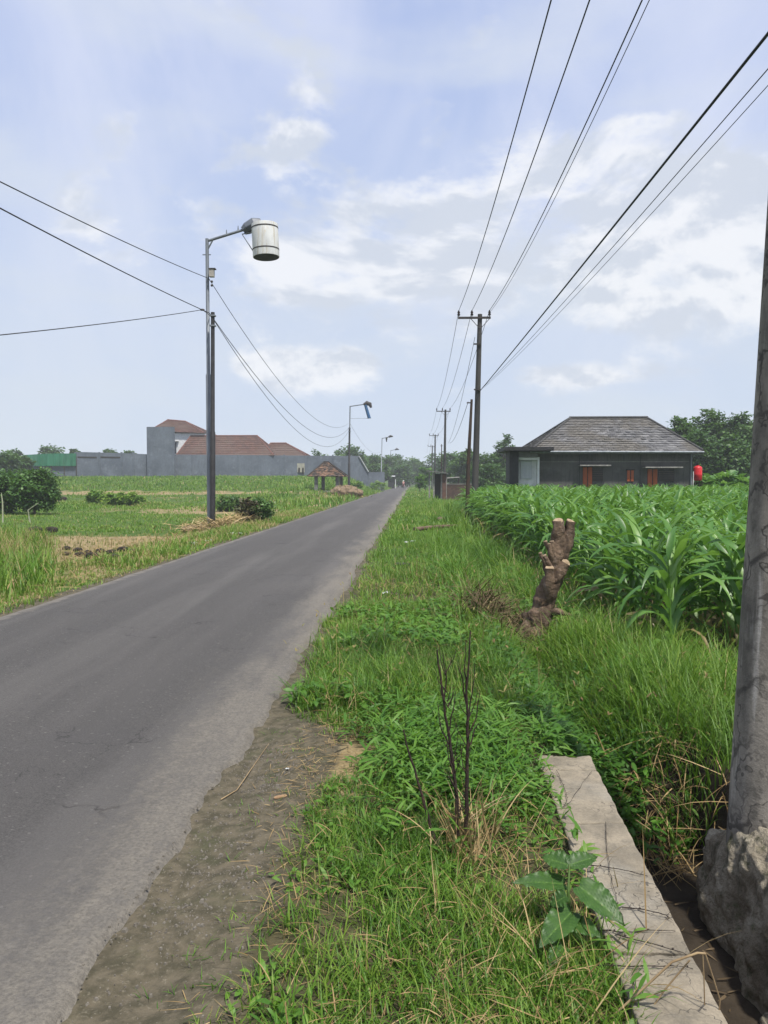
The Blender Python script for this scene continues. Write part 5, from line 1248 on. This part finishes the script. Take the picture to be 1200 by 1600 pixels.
# red barrel tank on a stand
tx = P(1090, 740, 43).x
tk = thing('water_tank', (tx, 43, gz(tx, 43)), 'small red plastic water tank beside the dark house', 'water tank')
m_red = M('red_plastic', (.55, .02, .025), (.42, .015, .02), 4, .4)
z0_, z1_ = P(1090, 751, 43).z, P(1090, 728, 43).z
MB().tube([(tx, 43, z0_), (tx, 43, z0_ + .04), (tx, 43, z0_ + .3), (tx, 43, z0_ + .33), (tx, 43, z0_ + .36), (tx, 43, z1_ - .12), (tx, 43, z1_ - .05), (tx, 43, z1_)], [.19, .235, .235, .245, .235, .235, .2, .1], 20).build('barrel', m_red, tk, True)
MB().cyl((tx, 43, z1_ - .01), (tx, 43, z1_ + .04), .09).build('lid', m_red, tk)
for s in (-1, 1):
    for u in (-1, 1): MB().cyl((tx + s * .18, 43 + u * .18, gz(tx, 43) - .1), (tx + s * .18, 43 + u * .18, z0_), .03).build('leg', m_dwood, tk)
MB().cyl((tx - .27, 42.9, gz(tx, 43)), (tx - .27, 42.9, z0_ + .5), .025).build('pipe', m_whitep, tk)

# ------------------------------------------------------------------ roadside shed on the right
SD = 68.0
def sx_(px): return P(px, 752, SD).x
def sz_(py): return P(680, py, SD).z
sg = gz(sx_(680), SD) - .05
shed = thing('roadside_shed', (sx_(680), SD, sg), 'tiny open shed with a sheet roof and pale posts by the right verge', 'shed')
m_sheet = M('grey_sheet', (.22, .22, .22), (.15, .15, .15), 3, .6, c3=(.17, .12, .09))
m_brick = M('reddish_brick', (.10, .06, .048), (.06, .04, .034), 5, .9, .4, 20)
for px_ in (671, 678, 690, 697): MB().bx((sx_(px_) - .07, SD - .07, sg - .2), (sx_(px_) + .07, SD + .07, sz_(739))).build('post', m_conc, shed)
MB().box((sx_(683), SD + .4, sz_(738) + .02), (1.9, 1.9, .05), rot=Matrix.Rotation(R(7), 3, 'Y')).build('roof_sheet', m_sheet, shed)
MB().bx((sx_(679), SD + 1.1, sg), (sx_(697), SD + 1.18, sz_(740))).build('back_panel', m_dwood, shed)
MB().bx((sx_(691), SD - .2, sg), (sx_(697), SD - .12, sz_(741))).build('side_panel', M('rusty_sheet', (.12, .06, .045), (.08, .045, .035), 4, .8), shed)
wl = thing('brick_wall', (sx_(715), SD + 1.5, sg), 'low unplastered brick wall between the shed and the corn', 'wall')
MB().bx((sx_(686), SD + 1.4, sg - .2), (sx_(748), SD + 1.55, sz_(757))).build('wall_body', m_brick, wl)
MB().bx((sx_(686), SD + 1.36, sz_(757)), (sx_(748), SD + 1.59, sz_(756))).build('wall_top', m_conc, wl)
an = thing('white_awning', (sx_(708), SD + 3, sg), 'whitish sheet awning on thin posts behind the low brick wall', 'awning')
MB().box((sx_(708), SD + 3, sz_(746)), (1.4, 1.5, .08), rot=Matrix.Rotation(R(-4), 3, 'Y')).build('awning_sheet', M('pale_sheet', (.42, .41, .38), (.3, .29, .27), 3, .7), an)
for s in (-.65, .65):
    for u in (-.7, .7): MB().cyl((sx_(708) + s, SD + 3 + u, sg - .1), (sx_(708) + s, SD + 3 + u, sz_(747)), .04).build('post', m_dwood, an)
# stall on the far left verge
LD = 170
q = P(612, 745, LD); gq = gz(q.x, LD)
sl = thing('roadside_stall', (q.x, LD, gq), 'dark little stall with a white top at the left side of the far road', 'stall')
zt = P(612, 744, LD).z
MB().bx((q.x - .8, LD, gq), (q.x + .6, LD + 1.5, zt - .1)).build('stall_body', m_black, sl)
MB().box((q.x, LD + .5, zt), (1.5, 2.0, .10), rot=Matrix.Rotation(R(3), 3, 'X')).build('stall_roof', m_whitep, sl)
MB().bx((q.x + .8, LD - .2, gq), (q.x + .92, LD, zt - .7)).build('post', m_whitep, sl)

# ------------------------------------------------------------------ compound on the left
m_wallg = M('grey_render', (.118, .137, .168), (.080, .094, .12), .35, .95, .2, 6, c3=(.145, .163, .195), streak=(.075, .088, .11))
m_tile2 = roof_mat('red_brown_tiles', (.105, .055, .042), (.065, .037, .03), (.10, .068, .056), .5)
m_ridge2 = M('red_ridge', (.15, .065, .05), (.11, .05, .04), 2, .8)
wall = thing('compound_wall', tuple(P(330, 745, 122)), 'long grey rendered compound wall across the far side of the field', 'wall')
def wD(px): return 116 + (px - 35) / 540 * 14
def wseg(a, b_, ya, yb, name='wall_panel', mt=None, th=.25, dz0=None):
    A_, B_ = P(a, ya, wD(a)), P(b_, yb, wD(b_)); zb = -1.0
    v = []
    for p in (A_, B_): v += [(p.x, p.y, zb + 1.5 if p.x < -14 else 0 - .1), (p.x, p.y + th, zb + 1.5 if p.x < -14 else -.1), (p.x, p.y + th, p.z), (p.x, p.y, p.z)]
    return MB().add(v, [(0, 4, 7, 3), (3, 7, 6, 2), (2, 6, 5, 1), (0, 3, 2, 1), (4, 5, 6, 7), (0, 1, 5, 4)]).build(name, mt or m_wallg, wall)
def top_at(px): return 706 if px < 119 else 706 + (px - 119) / 110 * 3 if px < 229 else 710 + (px - 271) / 290 * 2.5
edges = [118, 155, 190, 229]
for a, b_ in zip(edges[:-1], edges[1:]): wseg(a, b_ - .25, top_at(a), top_at(b_))
edges = [271, 300, 336, 372, 408, 444, 480, 520, 561]
for a, b_ in zip(edges[:-1], edges[1:]): wseg(a, b_ - .25, top_at(a), top_at(b_))
wseg(561, 575.5, 713, 737.5); wseg(575.7, 601, 737.5, 737.5)
for a, b_ in ((36, 62), (62, 90), (90, 118)): wseg(a, b_ - .25, 728, 727.5)
o = P(195, 712, wD(160))
for a in (118.5, 155, 190, 208): 
    p = P(a, 706.5, wD(a)); MB().bx((p.x - .18, p.y - .06, 1.0), (p.x + .18, p.y - .002, p.z)).build('wall_column', m_wallg, wall)
for a, b_ in ((121, 151), (157, 188)):
    A0, A1, B0, B1 = P(a, 713.2, wD(a) - .04), P(a, 715.2, wD(a) - .04), P(b_, 713.8, wD(b_) - .04), P(b_, 715.8, wD(b_) - .04)
    vv = [A0, A1, B1, B0]; vv = vv + [v + Vector((0, .2, 0)) for v in vv]
    MB().add(vv, [(0, 1, 2, 3), (7, 6, 5, 4), (0, 4, 5, 1), (3, 2, 6, 7), (0, 3, 7, 4), (1, 5, 6, 2)]).build('wall_slot', m_dwood, wall)
p0, p1 = P(561, 713, wD(561) - .1), P(575.5, 737.5, wD(575) - .1)
MB().tube([p0, p1], .14, 6).build('sloping_coping', M('pale_coping', (.32, .33, .34), (.25, .26, .27), 3, .8), wall)
p, q = P(464.5, 724, wD(470) - .1), P(476, 738, wD(470) - .1)
sgn = MB().bx((p.x, p.y - .1, q.z), (q.x, p.y, p.z)).build('pale_patch', M('pale_plaster', (.36, .35, .28), (.27, .26, .22), 3, .9), wall)
for a in (467.5, 473.5):
    p, q = P(a - 1.4, 731, wD(470) - .25), P(a + 1.2, 738 + (a > 470) * 2.5, wD(470) - .25); MB().bx((p.x, p.y - .03, q.z), (q.x, p.y, p.z)).build('dark_hole', m_dwood, sgn)
for px_ in (300, 372, 444, 520, 229.5):
    p = P(px_, 712, wD(px_)); MB().bx((p.x - .12, p.y - .05, 1.0), (p.x + .12, p.y - .003, P(px_, 710.5, p.y).z)).build('wall_column', m_wallg, wall)
# green net on a frame above the low part
net = thing('shade_net', tuple(P(76, 728, 117)), 'bright green shade net stretched above the low part of the wall', 'net')
nm_, nt_, nb_ = new_mat('green_mesh')
tcn = nt_.new('ShaderNodeTexCoord').outputs['Object']
nt_.put(nb_.inputs['Base Color'], nt_.mix(nt_.ss(nt_.noise(nt_.vec(tcn, (3, 3, .6)), .6, 5), .35, .65), (.01, .12, .06), (.02, .17, .09)))
nb_.inputs['Roughness'].default_value = .7; nb_.inputs['Alpha'].default_value = .8
for (a, b_, ya, yb) in ((35.5, 80, 711, 708.5), (80, 119, 708.5, 708.5)):
    vs_ = []; n = 16
    for i in range(n + 1):
        px_ = a + (b_ - a) * i / n
        for yy in (ya + (yb - ya) * i / n, 728): 
            p = P(px_, yy, wD(px_) - .35); vs_.append((p.x, p.y + .06 * math.sin(i * 1.7), p.z))
    o = MB().add(vs_, [(2 * i, 2 * i + 1, 2 * i + 3, 2 * i + 2) for i in range(n)]).build('net_panel', nm_, net)
    md = o.modifiers.new('s', 'SOLIDIFY'); md.thickness = .02
for px_ in (35.5, 62, 80, 100, 119):
    p = P(px_, 708.5, wD(px_) - .25); MB().cyl((p.x, p.y, 2.0), p, .06, seg=6).build('net_pole', m_timber, net)
# tower house behind
cd = 123
ch = thing('compound_house', tuple(P(330, 740, 128)), 'red-brown tiled house with a grey tower block behind the compound wall', 'house')
a, b_ = P(229, 667, 120.5), P(271.5, 667, 120.5)
MB().bx((a.x, 120.5, 1.0), (b_.x, 121.0, a.z)).build('tower_wall', m_wallg, ch)
MB().bx((a.x, 121.0, 1.0), (a.x + .3, 130.4, a.z)).build('tower_side_wall', m_wallg, ch)
w0, w1 = P(272, 672, 122), P(306, 678, 122)
w0, w1 = P(268, 672, 131), P(320, 678, 131)
MB().bx((w0.x, 131, 1.0), (w1.x, 138.5, P(290, 677, 131).z)).build('white_wall', m_whitep, ch)
p, q = P(273, 691, 131), P(275.8, 709, 131); MB().bx((p.x, 130.94, q.z), (q.x, 130.997, p.z)).build('window', m_navy, ch)
p, q = P(272.5, 690, 130.8), P(279, 690, 130.8); MB().bx((p.x, 130.6, p.z), (q.x, 130.998, p.z + .08)).build('window_hood', m_conc, ch)
e0_ = P(238, 667.5, 130.6); e1_ = P(319.5, 678, 130.6)
def hipr(e0, e1, r0, r1, depth, rows, cols): hip_roof(ch, e0, e1, r0, r1, depth, rows, cols, m_tile2, m_ridge2, .13, t=.07, jit=.4)
zt_ = P(300, 677, 130.6).z
hipr((e0_.x - .6, 130.5, zt_ + .35), (e1_.x, 130.5, zt_), (P(262, 656, 135).x, 135, P(262, 656.5, 135).z), (P(290, 659, 135).x, 135, P(290, 659, 135).z), 9, 9, 22)
# long roof
zE = P(350, 712, 126).z
hipr((P(275, 711, 126).x, 126, zE), (P(428, 712, 126).x, 126, zE), (P(298, 681, 131).x, 131, P(350, 681.5, 131).z), (P(402, 681, 131).x, 131, P(350, 681.5, 131).z), 10, 9, 40)
zE2 = P(440, 712.5, 129).z
hipr((P(400, 712, 129).x, 129, zE2), (P(479, 712, 129).x, 129, zE2), (P(423, 692.5, 133).x, 133, P(430, 693, 133).z), (P(447, 692.5, 133).x, 133, P(430, 693, 133).z), 8, 7, 22)
MB().bx((P(290, 712, 131).x, 131.1, 1.0), (P(470, 712, 131).x, 135, 5.0)).build('wall', m_whitep, ch)

# ------------------------------------------------------------------ tiled hut and straw heap
HU = 80.0
hu0 = P(510, 765, HU); zg = gz(hu0.x, HU)
hut = thing('open_hut', (hu0.x, HU, zg), 'little open hut with a weathered tiled roof on four posts by the road', 'hut')
ex0, ex1 = P(481, 745, HU - 1.4).x, P(540, 745, HU - 1.4).x; eze = P(510, 744.5, HU - 1.4).z
apx = P(510, 722, HU).x; apz = P(510, 722.5, HU).z
m_tile3 = roof_mat('old_patchy_tiles', (.21, .125, .08), (.03, .026, .024), (.05, .042, .036), 3.5)
hip_roof(hut, (ex0, HU - 1.7, eze), (ex1, HU - 1.7, eze), (apx - .25, HU, apz), (apx + .25, HU, apz), 3.4, 9, 16, m_tile3, m_dwood, .08, t=.06, jit=.9)
for px_, u in ((494, -1.2), (527, -1.2), (505, 1.1), (533, 1.1)):
    xx = P(px_, 755, HU + u).x; MB().bx((xx - .17, HU + u - .17, zg - .2), (xx + .17, HU + u + .17, eze + .12)).build('post', M('hut_post', (.16, .16, .155), (.11, .11, .105), 3, .9) if px_ == 494 else bpy.data.materials['hut_post'], hut)
MB().bx((P(488, 766, HU).x, HU - 1.5, zg - .2), (P(535, 766, HU).x, HU + 1.5, zg + .16)).build('plinth', m_conc, hut)
c = G(541, 769); 
o = rock('straw_heap', (P(541, 765, 77).x, 77, gz(c.x, 77) + .25), (3.2, 2.0, 1.3), M('heap_straw', (.22, .16, .105), (.13, .095, .06), 3, .95, .9, 12, bd=.05), None, loc=(P(541, 765, 77).x, 77, gz(c.x, 77)), amp=.22, f=1.6, cuts=14, seed=3, sharp=2.0); setp(o, 'low heap of brown straw beside the open hut', 'straw heap')
o = rock('straw_heap', (-7.1, 27.6, -.14), (2.6, 1.4, .42), bpy.data.materials['heap_straw'], None, loc=(-7.1, 27.6, -.1), amp=.10, f=2.5, cuts=14, seed=8, sharp=2.0); setp(o, 'low dry straw heap at the foot of the near street lamp', 'straw heap')
hp = P(541, 765, 77); n = 900
B = np.column_stack([RS.normal(hp.x, .75, n), RS.normal(77, .5, n)]); rr2 = ((B[:, 0] - hp.x) / 1.6) ** 2 + ((B[:, 1] - 77) / 1.0) ** 2
zz_ = g(B[:, 0], B[:, 1]) + .05 + .85 * np.sqrt(np.clip(1 - rr2, 0, 1)); e0 = U(-.6, .9, n)
stuff('loose_straw', [ribbons(np.column_stack([B, zz_]), U(0, 6.28, n), U(.2, .6, n), U(.04, .09, n), e0, e0 - U(0, 1.2, n), 3, tint=U(0, .7, n), roll=U(-1, 1, n))], m_dry)
# black soil clods in the stubble
m_clod = M('black_soil', (.028, .022, .018), (.015, .012, .01), 9, .95, .8, 18)
for k, (x, y, s) in enumerate([(102, 859, .22), (121, 862, .24), (137, 865, .2), (158, 864, .25), (172, 865, .2), (192, 862, .24), (208, 864, .22), (143, 873, .28), (178, 873, .24), (104, 868, .2), (124, 870, .24), (95, 782, .8), (55, 833, .5), (80, 832, .4)]):
    single('soil_clod', x, y, (s, s * .7, s * .55), m_clod, 'black turned soil clod beside the rows of stubble' if k < 11 else ['dark earth lump beside the large round bush', 'dark clod in the grass at the left, outer one', 'dark clod in the grass at the left, inner one'][k - 11], 'soil clod', k, .3, 'black clods in the stubble field' if k < 11 else None)
for k, (x, y, s) in enumerate([(302, 850, .25), (325, 846, .3), (366, 835, .5)]):
    scrap(x, y, s, m_white, ['pale scrap on the left verge, farthest from the lamp', 'pale scrap midway along the left verge', 'long pale scrap on the left verge below the near lamp'][k], 10 + k)
# bare stems before the bush
m_pale = M('pale_stem', (.34, .36, .25), (.26, .27, .18), 5, .8)
for k, pts in enumerate([[(4, 798), (4, 785), (2, 770)], [(47, 812), (44, 797), (60, 786)]]):
    pp = [P(x, y, 33) for x, y in pts]; pp[0].z = gz(pp[0].x, 33) - .05
    o = MB().tube(pp, [.04, .03, .015], 6).build('bare_stem', m_pale, None, True, loc=tuple(pp[0])); setp(o, ['pale bare stem at the picture edge before the round bushes', 'crooked pale bare stem before the large round bush'][k], 'stem')

# ------------------------------------------------------------------ motorcyclists far down the road
m_skin = M('skin', (.25, .14, .09), (.22, .12, .08), 5, .6); m_tyre = M('tyre_rubber', (.02, .02, .02), (.03, .03, .03), 9, .8); m_mred = M('red_fairing', (.25, .02, .02), (.18, .015, .015), 3, .3)
def rider(x, y, shirt, lab_m, lab_p):
    z = .03
    mt = thing('motorcycle', (x, y, z), lab_m, 'motorcycle', 'motorcycles on the far road')
    for s, n in ((-.62, 'wheel'), (.62, 'wheel')):
        w = MB(); ring = [Vector((x, y + s + .27 * math.cos(a), z + .30 + .27 * math.sin(a))) for a in [i * math.pi / 8 for i in range(17)]]
        w.tube(ring, .045, 8, caps=False); wo = w.build('wheel', m_tyre, mt, True)
        MB().cyl((x - .04, y + s, z + .30), (x + .04, y + s, z + .30), .12).build('hub', m_steel, wo)
    MB().tube([(x, y - .75, z + .78), (x, y - .4, z + .74), (x, y, z + .6), (x, y + .35, z + .7), (x, y + .5, z + .95)], [.08, .16, .17, .15, .10], 10).build('body', m_mred, mt, True)
    MB().cyl((x - .35, y + .42, z + 1.02), (x + .35, y + .42, z + 1.02), .02).build('handlebar', m_iron, mt)
    MB().tube([(x, y - .7, z + .84), (x, y + .1, z + .80)], [.13, .11], 8).build('saddle', m_tyre, mt, True)
    MB().ball((x, y - .82, z + .72), (.08, .05, .06)).build('tail_light', m_mred, mt)
    p = thing('person', (x, y - .2, z + .85), lab_p, 'person', 'riders on the far road')
    me = bpy.data.meshes.new('body'); J = [(0, -.2, .9), (0, -.18, 1.15), (0, -.12, 1.38), (0, -.08, 1.5), (0, -.06, 1.62), (-.2, -.12, 1.36), (-.26, .08, 1.12), (-.28, .36, 1.05), (.2, -.12, 1.36), (.26, .08, 1.12), (.28, .36, 1.05),
         (-.12, -.18, .88), (-.2, .22, .85), (-.17, .12, .38), (-.17, .24, .33), (.12, -.18, .88), (.2, .22, .85), (.17, .12, .38), (.17, .24, .33)]
    Rr_ = [.15, .15, .16, .07, .09, .08, .055, .045, .08, .055, .045, .11, .085, .055, .045, .11, .085, .055, .045]
    E = [(0, 1), (1, 2), (2, 3), (3, 4), (2, 5), (5, 6), (6, 7), (2, 8), (8, 9), (9, 10), (0, 11), (11, 12), (12, 13), (13, 14), (0, 15), (15, 16), (16, 17), (17, 18)]
    base = Vector(p.location)
    me.from_pydata([tuple(Vector((x + a, y + b, z + c)) - base) for a, b, c in J], E, [])
    me.materials.append(shirt)
    o = bpy.data.objects.new('body', me); COL.objects.link(o); o.parent = p
    o.modifiers.new('skin', 'SKIN'); 
    if not me.skin_vertices: me.skin_vertices.new() if hasattr(me.skin_vertices, 'new') else None
    if me.skin_vertices:
        for i, v in enumerate(me.skin_vertices[0].data): v.radius = (Rr_[i], Rr_[i]); v.use_root = (i == 0)
    sb = o.modifiers.new('sub', 'SUBSURF'); sb.levels = 1; sb.render_levels = 1
    MB().ball((x, y - .06, z + 1.68), (.14, .16, .15)).build('helmet', m_whitep if shirt != m_navy else m_black, p, True)
rider(-2.1, 172, M('pink_shirt', (.45, .25, .22), (.4, .2, .18), 4, .8), 'nearer motorcycle with a red body riding away on the road', 'rider in a pale pink shirt and helmet on the nearer motorcycle')
rider(-2.4, 280, m_navy, 'farther motorcycle, a dark speck at the end of the road', 'dark-clothed rider on the farther motorcycle')
